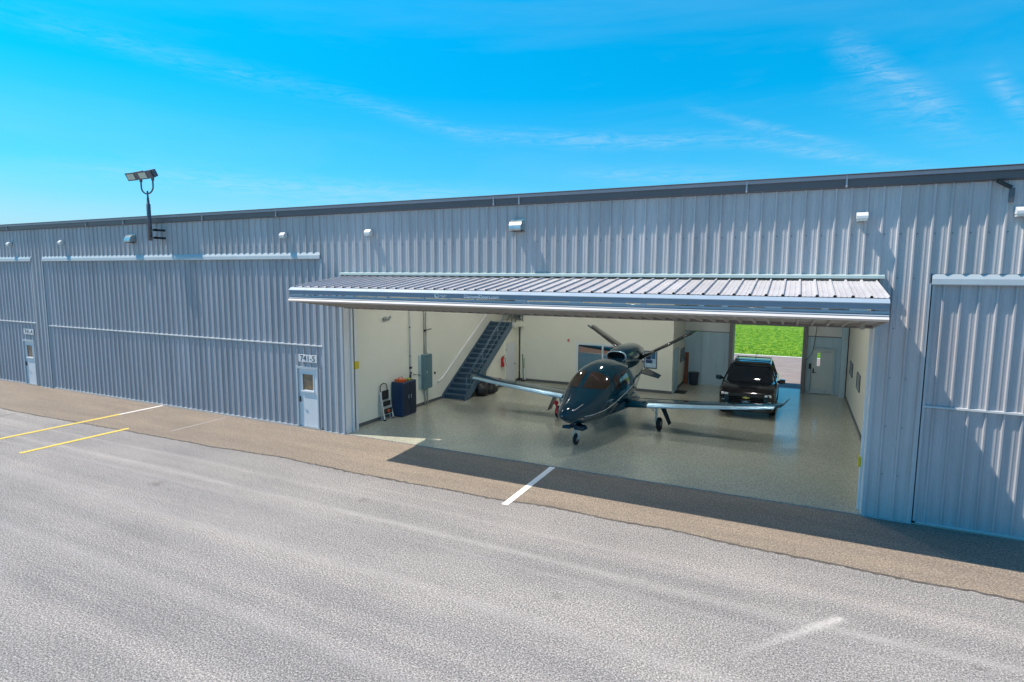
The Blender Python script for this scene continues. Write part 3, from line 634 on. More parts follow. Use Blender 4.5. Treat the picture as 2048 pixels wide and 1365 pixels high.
MB().box((-13.829, 4.78, .74), (-13.60, 5.28, 2.17), .008).build('panel_box', mat('panel_grey', (.16, .27, .30), .45, 0, .05, 3), t)
MB().box((-13.60, 4.80, .76), (-13.585, 5.26, 2.15), .005).build('panel_cover', mat('panel_cover', (.10, .19, .22), .45), t)
MB().box((-13.829, 4.60, .73), (-13.80, 4.77, 2.16)).build('trim_plate', mat('plate', (.45, .60, .62), .4), t)
MB().box((-13.585, 4.85, 1.4), (-13.575, 4.90, 1.5)).build('latch', STEEL, t)
t = thing('conduit', 'pair of galvanised conduits running up from the electrical panel', 'conduit', (-13.8, 5.1, .03))
MB().tube([(-13.79, 4.98, 2.17), (-13.79, 4.98, 6.5)], .02).build('pipe', STEEL, t); MB().tube([(-13.79, 5.12, 2.17), (-13.79, 5.12, 6.5)], .02).build('pipe', STEEL, t)
MB().tube([(-13.77, 4.98, .03), (-13.77, 4.98, .74)], .03).tube([(-13.77, 5.16, .03), (-13.77, 5.16, .74)], .03).build('lower_pipes', STEEL, t)
MB().box((-13.76, 4.92, 3.12), (-13.72, 5.02, 3.2)).bar((-13.74, 5.0, 3.16), (-13.70, 5.38, 3.2), .03, .03).build('valve_handle', BLACKP, t)
t = thing('white_conduit', 'white pipe running up the left wall behind the blue cabinet', 'pipe', (-13.8, 4.0, 1.4))
MB().tube([(-13.79, 4.0, 1.35), (-13.79, 4.0, 6.5)], .038).build('pipe', WHITEP, t)
MB().box((-13.815, 3.95, 1.70), (-13.75, 4.06, 1.78)).box((-13.815, 3.96, 3.35), (-13.76, 4.04, 3.39)).box((-13.815, 3.96, 2.2), (-13.76, 4.04, 2.23)).build('clamp', BLACKP, t)
t = thing('emergency_light', 'twin head emergency light high on the left wall', 'emergency light', (-13.8, 2.5, 3.8))
MB().box((-13.829, 2.35, 3.74), (-13.74, 2.68, 3.86), .01).build('housing', STEEL, t)
for y in (2.38, 2.65): MB().lathe([(.02, 0), (.05, .04), (.06, .09), (.05, .1)], (-13.74, y, 3.88), 'x', 12).build('lamp_head', WHITEP, t)
tag(MB().box((-13.829, 5.76, 1.21), (-13.79, 5.84, 1.31), .006).build('wall_switch', BLACKP, None, (-13.81, 5.8, 1.2)), 'small black switch box right of the electrical panel', 'switch')
t = thing('hose_bracket', 'small dark wall bracket above the far end of the cabinet', 'bracket', (-13.8, 4.4, 1.3))
MB().bar((-13.82, 4.22, 1.42), (-13.75, 4.3, 1.42), .02).bar((-13.80, 4.25, 1.43), (-13.80, 4.65, 1.36), .015).bar((-13.8, 4.6, 1.37), (-13.76, 4.62, 1.30), .02).build('arm', BLACKP, t)
# fire extinguisher
t = thing('fire_extinguisher', 'red fire extinguisher hung on the closet wall left of the white door', 'fire extinguisher', (-12.66, 9.95, 1.05))
MB().lathe([(.02, 0), (.075, .01), (.08, .05), (.08, .40), (.05, .46), (.02, .48)], (-12.63, 9.95, 1.02), 'z', 16).build('cylinder', RED, t)
MB().box((-12.66, 9.93, 1.50), (-12.58, 9.97, 1.54)).bar((-12.62, 9.95, 1.54), (-12.52, 9.95, 1.60), .02).tube([(-12.6, 9.97, 1.52), (-12.54, 10.05, 1.45), (-12.54, 10.04, 1.2)], .012).build('valve', BLACKP, t)
MB().box((-12.555, 9.90, 1.25), (-12.545, 10.0, 1.40)).build('sticker', WHITEP, t)
t = thing('push_broom', 'green handled push broom leaning in the corner by the office wall', 'broom', (-12.4, 11.75, .03))
MB().tube([(-12.5, 11.95, 1.42), (-12.30, 11.66, .12)], .018).build('pole', mat('green_pole', (.01, .12, .07), .4), t)
MB().box((-12.42, 11.60, .09), (-12.16, 11.68, .14)).build('head', BLACKP, t); MB().box((-12.41, 11.605, .03), (-12.17, 11.675, .09)).build('bristles', mat('bristle', (.30, .24, .15), .9), t)
t = thing('dust_mop', 'white mop standing beside the green broom', 'mop', (-12.42, 11.8, .03))
MB().tube([(-12.42, 11.97, 1.2), (-12.36, 11.85, .35)], .014).build('pole', mat('dark_green_pole', (.01, .08, .05), .4), t)
MB().lathe([(.02, .0), (.09, .03), (.07, .25), (.04, .6), (.02, .66)], (-12.36, 11.85, .04), 'z', 10).build('mop_head', mat('mop_cotton', (.62, .68, .70), .9), t)
t = MB().box((-10.06, 11.94, 2.2), (-9.97, 11.999, 2.32), .006).build('fire_alarm_pull', RED, None, (-10.02, 11.97, 2.2)); tag(t, 'small red fire alarm box on the office wall', 'fire alarm')
MB().box((-10.03, 11.93, 2.24), (-10.0, 11.94, 2.27)).build('pull_handle', WHITEP, t)
def picture(name, label, corners, cimg, nx):
    # corners: centre, width axis, half width, half height, outward normal
    c, u, hw, hh, nn = corners; c = Vector(c); u = Vector(u); nn = Vector(nn); z = Vector((0, 0, 1))
    t = thing(name, label, 'picture', tuple(c), 0, None)
    def rect(a, b, c_, d, o0, o1):
        pts = [c+u*a+z*c_, c+u*b+z*c_, c+u*b+z*d, c+u*a+z*d]; return [[p+nn*o0 for p in pts], [p+nn*o1 for p in pts]]
    m = MB(); w = .035
    for a, b, e, d in ((-hw, -hw+w, -hh, hh), (hw-w, hw, -hh, hh), (-hw+w, hw-w, -hh, -hh+w), (-hw+w, hw-w, hh-w, hh)): m.loft(rect(a, b, e, d, .002, .03))
    m.build('frame', mat('frame_dark', (.015, .03, .05), .4), t)
    MB().loft(rect(-hw+w, hw-w, -hh+w, hh-w, .003, .012)).build('mount', mat('mount_pale', (.34, .52, .70), .4), t)
    for (a, b, e, d), cc in cimg: MB().loft(rect(a*hw, b*hw, e*hh, d*hh, .012, .016)).build('print', mat('print_ink', cc, .5, 0, .5, 14), t)
picture('framed_picture', 'large framed blue picture on the office wall right of the window', ((-5.95, 12.0, 1.57), (1, 0, 0), .30, .41, (0, -1, 0)), [((-.72, .05, .0, .8), (.01, .02, .07)), ((.1, .75, .1, .8), (.02, .10, .22)), ((-.7, .75, -.8, -.45), (.45, .62, .85)), ((-.72, .3, -.4, -.05), (.02, .05, .15))], 1)
picture('framed_picture', 'small framed picture on the shaded side wall of the office', ((-4.94, 14.5, 1.57), (0, 1, 0), .50, .32, (1, 0, 0)), [((-.7, .7, -.7, .7), (.20, .30, .36))], 1)
picture('framed_picture', 'framed picture on the right wall nearer the rear door', ((2.24, 12.6, 1.66), (0, -1, 0), .6, .28, (-1, 0, 0)), [((-.7, .7, -.7, .7), (.25, .28, .28))], 1)
picture('framed_picture', 'framed picture on the right wall nearer the front opening', ((2.24, 9.45, 1.63), (0, -1, 0), .6, .30, (-1, 0, 0)), [((-.7, .7, -.7, .7), (.22, .26, .25))], 1)
tag(MB().box((-4.88, 12.28, .032), (-4.40, 13.1, .045)).build('door_mat', RUBBER, None, (-4.6, 12.7, .032)), 'black door mat outside the office side door', 'mat')
t = thing('trash_can', 'dark blue grey plastic trash can against the rear wall', 'trash can', (-4.4, 14.95, .03))
MB().lathe([(.19, 0), (.20, .02), (.25, .60), (.25, .62), (.235, .62), (.18, .03), (.01, .03)], (-4.4, 14.9, .035), 'z', 24).build('bin', mat('bin_plastic', (.03, .05, .08), .45), t)
MB().lathe([(.262, 0), (.27, .02), (.262, .05), (.24, .05)], (-4.4, 14.9, .62), 'z', 24).build('rim', mat('bin_rim', (.02, .03, .05), .4), t)
tag(MB().loft([[(-4.90, 15.0, .03), (-4.72, 15.0, .03), (-4.72, 15.03, .03), (-4.90, 15.03, .03)], [(-4.90, 15.14, 1.62), (-4.72, 15.14, 1.62), (-4.72, 15.17, 1.62), (-4.90, 15.17, 1.62)]]).build('wood_board', mat('wood', (.22, .075, .04), .6, 0, .3, 4, stretch=(8, 8, .6)), None, (-4.8, 15.1, .03)), 'reddish brown wooden board leaning beside the trash can', 'board')
def blob(c, r, seed, sq=(1, 1, 1)):
    m = MB(); rings = []; n_ = 14
    for i in range(9):
        th = math.pi*i/8; ring = []
        for k in range(n_):
            ph = 2*math.pi*k/n_; d = Vector((math.sin(th)*math.cos(ph), math.sin(th)*math.sin(ph), math.cos(th)))
            rr = r*(1+.35*mnoise.noise(d*1.8+Vector((seed, 0, 0)))+.12*mnoise.noise(d*5+Vector((seed, 3, 0))))
            ring.append((c[0]+d.x*rr*sq[0], c[1]+d.y*rr*sq[1], max(.032, c[2]+d.z*rr*sq[2])))
        rings.append(ring)
    m.loft(rings, True, True, True); return m
BAG = mat('black_bag', (.012, .014, .018), .45, 0, 0, 3, .8, 8)
tag(blob((-12.55, 7.75, .30), .34, 1, (.8, 1.3, 1)).build('duffel_bag', BAG, None, (-12.55, 7.75, .03)), 'black duffel bag heaped beside the foot of the stairs', 'bag')
tag(blob((-12.45, 8.35, .24), .30, 5, (.9, 1.1, 1)).build('black_sack', BAG, None, (-12.45, 8.35, .03)), 'smaller black sack behind the duffel bag by the closet', 'sack')
t = thing('door_cable', 'loose grey cable looping down right of the rear opening', 'cable', (.9, 15.1, 3.5))
pts = [(.98, 15.08, 3.7), (.95, 15.05, 3.3), (.90, 15.02, 2.6), (.84, 15.0, 2.1), (.70, 14.99, 1.75), (.56, 14.99, 1.6)]
MB().tube(pts, .013).tube([(.57, 15.0, 1.6), (.56, 15.0, .5), (.60, 15.0, .12), (.74, 15.1, .08), (.80, 15.12, .2), (.80, 15.12, 1.2)], .010).build('cable', mat('cable_grey', (.09, .10, .10), .6), t)
MB().box((.71, 15.07, 1.2), (.80, 15.16, 1.45), .008).build('switch_box', BLACKP, t)

# ------------------------------------------------------------------ things on the facade
for (x, w, lab) in ((-33.98, -1, 'white wall pack light above the far left door'), (-29.63, -1, 'white wall pack light left of the small dark vent'), (-16.11, 0, 'white wall pack light above the number 741-5 door'), (-12.4, 0, 'white wall pack light above the left end of the open door'), (1.21, 1, 'white wall pack light above the right end of the open door'), (3.97, 1, 'white wall pack light at the right edge above the right door')):
    t = thing('wall_light', lab, 'wall light', (x, -.03, 6.75), 0, 'wall pack lights along the facade')
    MB().prism([(-.033, 6.74), (-.033, 6.88), (-.12, 6.88), (-.20, 6.80), (-.20, 6.74)], 'x', x-.11, x+.11).build('housing', WHITEP, t)
    MB().prism([(-.033, 6.69), (-.033, 6.739), (-.195, 6.739), (-.165, 6.69)], 'x', x-.10, x+.10).build('lens', mat('lens_clear', (.62, .70, .70), .15), t)
VH = mat('vent_hood', (.50, .52, .52), .28, .75, .12, 5)
for x, z, w, lab in ((-7.16, 6.73, .18, 'shiny steel vent hood above the open door'), (-24.63, 6.73, .19, 'small steel vent hood beside the floodlight mast')):
    t = thing('vent_hood', lab, 'vent', (x, -.03, z))
    prof = [(-.034, z+.26), (-.08, z+.26)] + [(-.08-.19*math.sin(a), z+.26*math.cos(a)) for a in (.35, .7, 1.05, 1.35, 1.5)] + [(-.255, z-.03), (-.24, z-.03), (-.034, z+.0)]
    MB().prism(prof, 'x', x-w, x+w).build('hood', VH, t)
    MB().box((x-w-.03, -.04, z-.05), (x+w+.03, -.033, z+.3)).build('flange', VH, t)
    MB().box((x-w+.02, -.22, z-.045), (x+w-.02, -.05, z-.005)).build('opening', DARK, t)
FL = mat('mast_paint', (.13, .13, .16), .45, .2)
t = thing('floodlight_mast', 'dark mast bolted to the wall carrying two floodlights above the roof', 'floodlight', (-23.0, -.33, 6.7))
mx, my = -22.86, -.42
MB().lathe([(.075, 6.72), (.075, 8.12), (.05, 8.14), (.045, 8.3), (.03, 8.42), (.028, 8.62)], (mx, my, 0), 'z', 16).build('pole', FL, t)
for z in (6.82, 7.12): MB().box((mx+.02, my-.05, z-.03), (mx+.36, my+.05, z+.03)).box((mx+.28, my-.05, z-.04), (mx+.36, -.03, z+.04)).build('mount_bracket', BLACKP, t)
arc = [(mx+.36*math.cos(a)*1.0, my, 8.78+.27*math.sin(a)) for a in [math.pi+math.pi*k/10 for k in range(11)]]
MB().tube([(mx-.36, my, 8.98)]+arc+[(mx+.36, my, 9.02)], .028).build('yoke', FL, t)
for k, (dx, z) in enumerate(((-.36, 9.12), (.36, 9.13))):
    cx, cz = mx+dx, z
    MB().lathe([(.05, -.12), (.055, 0), (.04, .06)], (cx, my, cz-.02), 'z', 12).build('knuckle', FL, t)
    # head: a flat finned box turned to the apron and tipped down
    def hp(u, v, w): return (cx+u*.92, my-.05+w*.90+v*-.42, cz+.10+v*.80+w*.42)
    def hbox(m, u0, u1, v0, v1, w0, w1): return m.loft([[hp(u0, v0, w0), hp(u1, v0, w0), hp(u1, v1, w0), hp(u0, v1, w0)], [hp(u0+.02, v0+.02, w1), hp(u1-.02, v0+.02, w1), hp(u1-.02, v1-.02, w1), hp(u0+.02, v1-.02, w1)]])
    hd = MB(); hbox(hd, -.72, -.10, -.17, .17, -.10, .02); hbox(hd, -.10, .16, -.16, .18, -.10, .16); hbox(hd, .16, .26, -.10, .14, -.04, .10)
    for q_ in range(6): hbox(hd, -.68+.1*q_, -.66+.1*q_, -.13, .13, .02, .09)
    H_ = hd.build('floodlight_head', FL, t)
    m_ = MB(); hbox(m_, -.64, -.16, -.12, .12, -.115, -.10); m_.build('led_lens', mat('led_lens', (.55, .60, .52), .25), H_)
for x, z, s, lab in ((-15.27, 2.52, '741-5', 'white number sign reading 741-5 above the nearer entry door'), (-33.13, 2.62, '741-4', 'white number sign above the entry door at the far left')):
    t = thing('unit_sign', lab, 'sign', (x, .0, z))
    MB().box((x-.43, -.018, z-.13), (x+.43, -.004, z+.13), .004).build('plate', WHITEP, t)
    text(s, .29, (x, -.022, z-.005), FRONT, mat('sign_ink', (.03, .03, .035), .5), 'number', t, .001, 'CENTER', 1.05)
t = thing('downspout', 'short dark downspout elbow under the gutter at the right edge', 'downspout', (3.7, -.1, 7.0))
MB().bar((3.52, -.12, 7.41), (3.76, -.09, 7.27), .07, .06).build('elbow', BLACKP, t); MB().box((3.74, -.10, 6.98), (3.82, -.035, 7.26)).build('pipe', GUTT, t)

# ------------------------------------------------------------------ the jet
J = thing('light_jet', 'glossy black single engine V-tail light jet parked nose out on the hangar floor', 'jet', (-6.19, 1.15, .03), R(-2.0), None, True)
JB = mat('jet_paint', (.0004, .036, .066), .09, 0, coat=.25, croughs=.02, spec=.35)
JM = mat('jet_leading_edge', (.36, .56, .70), .34, .45, .05, 3)  # blue of the reflected sky is put into the metal's base colour
JG = mat('jet_glass', (.032, .020, .017), .03, 0, .7, 3.2, spec=.8)
secs = [  # s, half width, bottom, top, z of max width bias
 (0.00, .02, 1.17, 1.21, 2.0), (.06, .12, 1.08, 1.29, 2.0), (.18, .21, 1.00, 1.37, 2.05), (.40, .33, .91, 1.46, 2.1), (.75, .445, .80, 1.56, 2.15), (1.15, .56, .71, 1.70, 2.2),
 (1.55, .67, .64, 1.89, 2.2), (1.95, .75, .585, 2.09, 2.2), (2.35, .80, .57, 2.26, 2.2), (2.8, .835, .56, 2.38, 2.2), (3.3, .85, .56, 2.44, 2.2), (4.0, .85, .56, 2.44, 2.2),
 (4.7, .81, .575, 2.37, 2.2), (5.4, .72, .63, 2.22, 2.15), (6.1, .60, .74, 2.10, 2.1), (6.8, .48, .92, 2.02, 2.1), (7.5, .36, 1.14, 1.97, 2.05), (8.2, .24, 1.36, 1.90, 2.0), (8.8, .12, 1.52, 1.80, 2.0), (9.15, .03, 1.62, 1.70, 2.0)]
def interp(s):
    i = 0
    while i < len(secs)-2 and secs[i+1][0] < s: i += 1
    a, b = secs[i], secs[i+1]; p = secs[max(i-1, 0)]; q = secs[min(i+2, len(secs)-1)]
    u = (s-a[0])/(b[0]-a[0]); out = []
    for k in range(1, 5):
        h = b[0]-a[0]
        m0 = (b[k]-p[k])/(b[0]-p[0])*h if b[0] != p[0] else 0; m1 = (q[k]-a[k])/(q[0]-a[0])*h
        out.append((2*u**3-3*u*u+1)*a[k]+(u**3-2*u*u+u)*m0+(-2*u**3+3*u*u)*b[k]+(u**3-u*u)*m1)
    return out
def fus(s, th, off=0):          # th from the top, radians, + toward +x
    w, zb, zt, ex = interp(s); w = max(w, .01); zm = zb+(zt-zb)*.44
    c, d = math.cos(th), math.sin(th); e = 2/ex
    x = w*abs(d)**e*(1 if d > 0 else -1)
    z = zm + ((zt-zm) if c > 0 else (zm-zb))*abs(c)**e*(1 if c > 0 else -1)
    nx, nz = d, c
    return Vector((x+nx*off, s, z+nz*off))
ss_ = [0, .03, .06, .12, .18, .28, .4, .55, .75, .95, 1.15] + [1.15+.16*i for i in range(1, 51)]
rings = [[fus(s, 2*math.pi*k/48) for k in range(48)] for s in ss_ if s <= 9.15]
FU = MB().loft(rings, True, True, True).build('fuselage', JB, J)
def patch(th0, th1, s0f, s1f, off, nt_=14, ns=10, both=False):
    m = MB(); rows = []
    for i in range(nt_+1):
        th = th0+(th1-th0)*i/nt_; a, b = s0f(i/nt_), s1f(i/nt_); rows.append([fus(a+(b-a)*j/ns, th, off) for j in range(ns+1)])
    m.loft(rows, False, False, True); return m
for sgn in (1, -1):
    patch(sgn*R(5), sgn*R(60), lambda u: 1.42+.62*u**2.2+.02, lambda u: 2.30-.02*u+.30*u**1.2 - (.35*max(0, u-.75)/.25*.5), .008).build('windshield', JG, J)
    patch(sgn*R(52), sgn*R(78), lambda u: 2.62+.10*u, lambda u: 3.25-.05*u, .008).build('side_window', JG, J)
    patch(sgn*R(52), sgn*R(78), lambda u: 3.50, lambda u: 4.10, .008).build('side_window', JG, J)
    # pinstripe sweeping back along the body
    pts = [fus(s, sgn*R(a), .004) for s, a in [(.75, 100), (1.2, 101), (1.8, 102), (2.4, 101), (3.0, 97), (3.6, 93), (4.4, 88), (5.2, 84), (6, 80)]]
    MB().tube(pts, .009, 6).build('pinstripe', WHITEP, FU)
    pts = [fus(s, sgn*R(a), .003) for s, a in [(.30, 55), (.45, 52), (.62, 50), (.8, 49)]]
    MB().tube(pts, .008, 6).build('pinstripe', WHITEP, FU)
    tt_ = text('N741VJ', .16, fus(4.9, sgn*R(84), .012), Matrix.Rotation(R(90)*sgn, 3, 'Z') @ Matrix.Rotation(R(84), 3, 'X'), WHITEP, 'registration', FU, .002) if False else None
MB().lathe([(.004, -.06), (.012, 0), (.012, .1)], (.0, -.0, 1.19), 'y', 8).build('pitot_probe', CHROME, FU)
# engine nacelle
nac = [(5.15, .0, 2.38, .36, .19, .18), (5.5, 0, 2.42, .40, .23, .23), (6.0, 0, 2.43, .42, .28, .30), (6.6, 0, 2.42, .41, .30, .34), (7.2, 0, 2.40, .38, .31, .36), (7.8, 0, 2.33, .29, .26, .30), (8.3, 0, 2.27, .22, .20, .22)]
def nring(n_, sc=1.0, k=28):
    s, x, z, w, ht, hb = n_; out = []
    for i in range(k):
        a = 2*math.pi*i/k; c, d = math.cos(a), math.sin(a); e = 2/2.5
        out.append((x+w*sc*abs(c)**e*(1 if c > 0 else -1), s, z+(ht if d > 0 else hb)*sc*abs(d)**e*(1 if d > 0 else -1)))
    return out
NA = MB().loft([nring(n_) for n_ in nac], False, True, True).build('engine_nacelle', JB, J)
MB().loft([nring((5.17, 0, 2.38, .36, .19, .18), .97), nring((5.12, 0, 2.38, .365, .195, .185), 1.0), nring((5.17, 0, 2.38, .37, .20, .19), 1.03), nring((5.24, 0, 2.385, .375, .205, .195), 1.02)], False, True, True).build('intake_lip', JM, NA)
MB().loft([nring((5.16, 0, 2.38, .34, .18, .17)), nring((5.5, 0, 2.42, .3, .17, .17)), nring((5.55, 0, 2.42, .01, .01, .01))], False, True, True).build('intake_duct', DARK, NA)
MB().lathe([(.19, 0), (.19, .12), (.12, .2), (.02, .25)], (0, 8.22, 2.27), 'y', 24).build('exhaust_nozzle', STEEL, NA)
MB().loft([[(-.30, 5.3, 2.15), (.30, 5.3, 2.15), (.34, 5.4, 2.34), (-.34, 5.4, 2.34)], [(-.2, 8.1, 1.9), (.2, 8.1, 1.9), (.15, 8.1, 2.15), (-.15, 8.1, 2.15)]]).build('nacelle_pylon', JB, NA)
# wings
def airfoil(c, th, n_=12):
    up_ = [(c*(1-math.cos(math.pi*i/n_))/2, th*c*(1.4845*math.sqrt(max(0, (1-math.cos(math.pi*i/n_))/2))*2-.63*(1-math.cos(math.pi*i/n_))-1.758*((1-math.cos(math.pi*i/n_))/2)**2*2+1.4215*((1-math.cos(math.pi*i/n_))/2)**3*2-.5075*((1-math.cos(math.pi*i/n_))/2)**4*2)/2*1.6) for i in range(n_+1)]
    return up_ + [(x, -z*.55) for x, z in reversed(up_[1:-1])]
for sgn in (1, -1):
    st = [(.55, 3.62, 1.75, .84, .11), (1.6, 3.70, 1.55, .90, .10), (3.2, 3.78, 1.30, 1.02, .095), (4.8, 3.86, 1.06, 1.16, .09), (5.62, 3.92, .92, 1.25, .085), (5.82, 4.12, .68, 1.30, .08), (5.93, 4.42, .42, 1.37, .06)]
    rings = [[(sgn*x, s0+u, z+v) for u, v in airfoil(c, th)] for x, s0, c, z, th in st]
    W = MB().loft(rings, True, True, True).build('wing', JB, J)
    le = []
    for x, s0, c, z, th in st[1:5]:
        a = airfoil(c, th); n_ = len(a); idx = [n_-2, n_-1, 0, 1, 2, 3]
        le.append([(sgn*x, s0+a[i][0]*1.0-.004, z+a[i][1]*1.03) for i in idx])
    MB().loft(le, False, False, True).build('leading_edge', JM, W)
    wl = [[(sgn*x, s0+u, z+v) for u, v in airfoil(c, th)] for x, s0, c, z, th in [(5.90, 4.38, .46, 1.36, .07), (5.99, 4.55, .34, 1.43, .07), (6.03, 4.70, .2, 1.50, .06)]]
    MB().loft(wl, True, True, True).build('winglet', JB, W)
    MB().lathe([(.01, -.05), (.025, 0), (.03, .08), (.01, .12)], (sgn*5.74, 4.0, 1.27), 'y', 10).build('nav_light', CHROME, W)
    # aileron seam and flap track fairing
    MB().bar((sgn*1.0, 5.02, .92), (sgn*3.0, 4.86, 1.045), .02, .012).build('flap_seam', DARK, W)
    # main gear
    gx, gs = sgn*1.93, 4.24
    G = MB().tube([(gx-sgn*.10, gs-.12, .86), (gx-sgn*.10, gs-.02, .55)], [.045, .035], 10).bar((gx-sgn*.12, gs-.04, .56), (gx-sgn*.12, gs+.10, .22), .07, .10).bar((gx-sgn*.34, gs-.10, .84), (gx-sgn*.12, gs-.02, .62), .035).build('main_gear', WHITEP, J)
    MB().lathe([(.10, -.06), (.19, -.075), (.225, -.05), (.235, 0), (.225, .05), (.19, .075), (.10, .06)], (gx, gs, .235), 'x', 28).build('tyre', RUBBER, G)
    MB().lathe([(.02, -.065), (.11, -.06), (.12, .0), (.11, .06), (.02, .065)], (gx, gs, .235), 'x', 20).build('wheel_rim', STEEL, G)
    MB().loft([[(gx+sgn*.10, gs-.26, .84), (gx+sgn*.10, gs+.22, .84), (gx+sgn*.13, gs+.22, .84), (gx+sgn*.13, gs-.26, .84)], [(gx+sgn*.36, gs-.20, .28), (gx+sgn*.36, gs+.14, .28), (gx+sgn*.39, gs+.14, .28), (gx+sgn*.39, gs-.20, .28)]]).build('gear_door', JB, J)
    # V-tail and ventral strake
    tr_ = [[(sgn*x, s0+u, z+v*1.0) for u, v in airfoil(c, th)] for x, s0, c, z, th in [(.18, 7.72, 1.18, 1.98, .13), (1.2, 8.05, .95, 2.56, .14), (2.18, 8.35, .76, 3.12, .15)]]
    V = MB().loft(tr_, True, True, True).build('tail_fin', mat('fin_paint', (.022, .030, .032), .25, coat=.4), J)
    cp = MB().loft([[(sgn*x, s0+u, z+v*1.35) for u, v in airfoil(c, .10)] for x, s0, c, z in ((2.12, 8.27, .34, 3.09), (2.34, 8.31, .32, 3.22))], True, True, True); cp.build('fin_tip', JB, V)
    MB().loft([[(sgn*x, s0+u, z+v) for u, v in airfoil(c, .08)] for x, s0, c, z in ((2.18, 8.66, .46, 3.12), (2.30, 8.70, .42, 3.19))], True, True, True).build('fin_tip', JB, V)
    MB().loft([[(sgn*.22, 7.7, 1.40), (sgn*.22, 8.6, 1.50), (sgn*.24, 8.6, 1.52), (sgn*.24, 7.7, 1.44)], [(sgn*.86, 8.35, 1.12), (sgn*.86, 8.8, 1.18), (sgn*.87, 8.8, 1.20), (sgn*.87, 8.35, 1.14)]]).build('ventral_strake', JB, J)
# wing root fairing
MB().loft([[(x*k1, s, z) for x, z in ((-.75, .70), (-.95, .80), (-.86, .95), (-.6, 1.05), (.6, 1.05), (.86, .95), (.95, .80), (.75, .70), (.4, .55), (-.4, .55))] for s, k1 in ((3.1, .72), (3.4, .9), (3.9, 1), (4.9, 1), (5.6, .9), (6.1, .62))], True, True, True).build('wing_fairing', JB, J)
# nose gear
NG = MB().tube([(0, 1.10, .80), (0, 1.14, .47)], [.04, .032], 10).build('nose_gear', WHITEP, J)
for sx in (-1, 1): MB().bar((sx*.02, 1.14, .48), (sx*.085, 1.15, .38), .04, .035).bar((sx*.085, 1.15, .40), (sx*.085, 1.17, .19), .03, .045).build('fork_arm', WHITEP, NG)
MB().tube([(.05, 1.2, .78), (.06, 1.25, .5), (.04, 1.18, .42)], .012).build('scissor_link', STEEL, NG)
MB().lathe([(.08, -.05), (.15, -.058), (.178, -.035), (.185, 0), (.178, .035), (.15, .058), (.08, .05)], (0, 1.17, .187), 'x', 28).build('tyre', RUBBER, NG)
MB().lathe([(.015, -.055), (.085, -.05), (.09, 0), (.085, .05), (.015, .055)], (0, 1.17, .187), 'x', 20).build('wheel_rim', STEEL, NG)
for sx in (-1, 1): MB().loft([[(sx*.06, .80, .60), (sx*.06, 1.24, .56), (sx*.06, 1.24, .72), (sx*.06, .80, .74)], [(sx*.36, .84, .575), (sx*.36, 1.24, .55), (sx*.33, 1.22, .66), (sx*.33, .84, .68)]]).build('nose_gear_door', JB, J)
t = thing('warning_streamer', 'red warning streamer hanging under the jet wing beside the gear', 'streamer', (-7.9, 5.05, .3))
MB().lathe([(.01, -.02), (.09, -.015), (.09, .015), (.01, .02)], (-7.9, 5.02, .70), 'y', 16).build('cover_disc', mat('streamer_red', (.55, .03, .04), .6), t)
MB().loft([[(-7.94, 5.0, .66), (-7.86, 5.0, .66), (-7.86, 5.01, .66), (-7.94, 5.01, .66)], [(-7.91, 5.04, .45), (-7.84, 5.04, .45), (-7.84, 5.05, .45), (-7.91, 5.05, .45)], [(-7.93, 5.0, .30), (-7.87, 5.0, .30), (-7.87, 5.01, .30), (-7.93, 5.01, .30)]]).build('ribbon', bpy.data.materials['streamer_red'], t)

# ------------------------------------------------------------------ the SUV
CARP = mat('car_paint', (.004, .004, .006), .16, 0, coat=.8, croughs=.03, spec=.35)
CG = mat('car_glass', (.006, .012, .02), .04, 0, spec=.6)
V = thing('parked_suv', 'black SUV parked inside the hangar facing out before the rear opening', 'car', (-1.52, 8.55, .03), 0, None, True); V.scale = (1.07, 1.07, 1.05)
def rrect(w, z0, z1, y, r=.12, n_=5, tuck=0):
    out = []
    for cx, cz, a0 in ((w-r, z1-r, 0), (-(w-r), z1-r, 90), (-(w-r), z0+r, 180), (w-r, z0+r, 270)):
        for k in range(n_):
            a = R(a0+90*k/(n_-1)); tw = tuck if cz < (z0+z1)/2 else 0
            out.append((cx*(1-tw)+r*math.cos(a), y, cz+r*math.sin(a)))
    return out
body = [(0.0, .72, .34, .80, .10), (.06, .86, .28, .92, .14), (.18, .93, .24, 1.00, .16), (.5, .965, .24, 1.07, .16), (1.1, .98, .24, 1.13, .15), (1.5, .985, .24, 1.15, .13), (2.5, .985, .24, 1.12, .12), (3.8, .98, .24, 1.12, .12), (4.4, .96, .26, 1.12, .14), (4.75, .90, .32, 1.08, .16), (4.85, .80, .42, .98, .14)]
BD = MB().loft([rrect(w, a, b, y, r, 5, .03) for y, w, a, b, r in body], True, True, True).build('body', CARP, V)
gh = [(1.30, .80, 1.06, 1.12, .03), (1.75, .76, 1.08, 1.45, .10), (2.15, .715, 1.08, 1.68, .12), (2.6, .70, 1.08, 1.735, .12), (3.6, .69, 1.08, 1.73, .12), (4.3, .68, 1.08, 1.66, .12), (4.72, .66, 1.06, 1.20, .06)]
def trap(w, z0, z1, y, r):
    top = rrect(w, z0, z1, y, r); return [(x*(1+.20*(1-(z-z0)/(max(z1-z0, .01)))*min(1, (z1-z0)/.6)), yy, z) for x, yy, z in top]
MB().loft([trap(w, a, b, y, r) for y, w, a, b, r in gh], True, True, True).build('window_glass', CG, V)
rf = MB().loft([[(-w, y, z), (-w*.9, y, z+.035), (w*.9, y, z+.035), (w, y, z), (w, y, z-.03), (-w, y, z-.03)] for y, w, z in ((2.12, .70, 1.665), (2.4, .71, 1.71), (3.2, .70, 1.735), (4.0, .69, 1.71), (4.45, .66, 1.64))], True, True, True); RF = rf.build('roof', CARP, V)
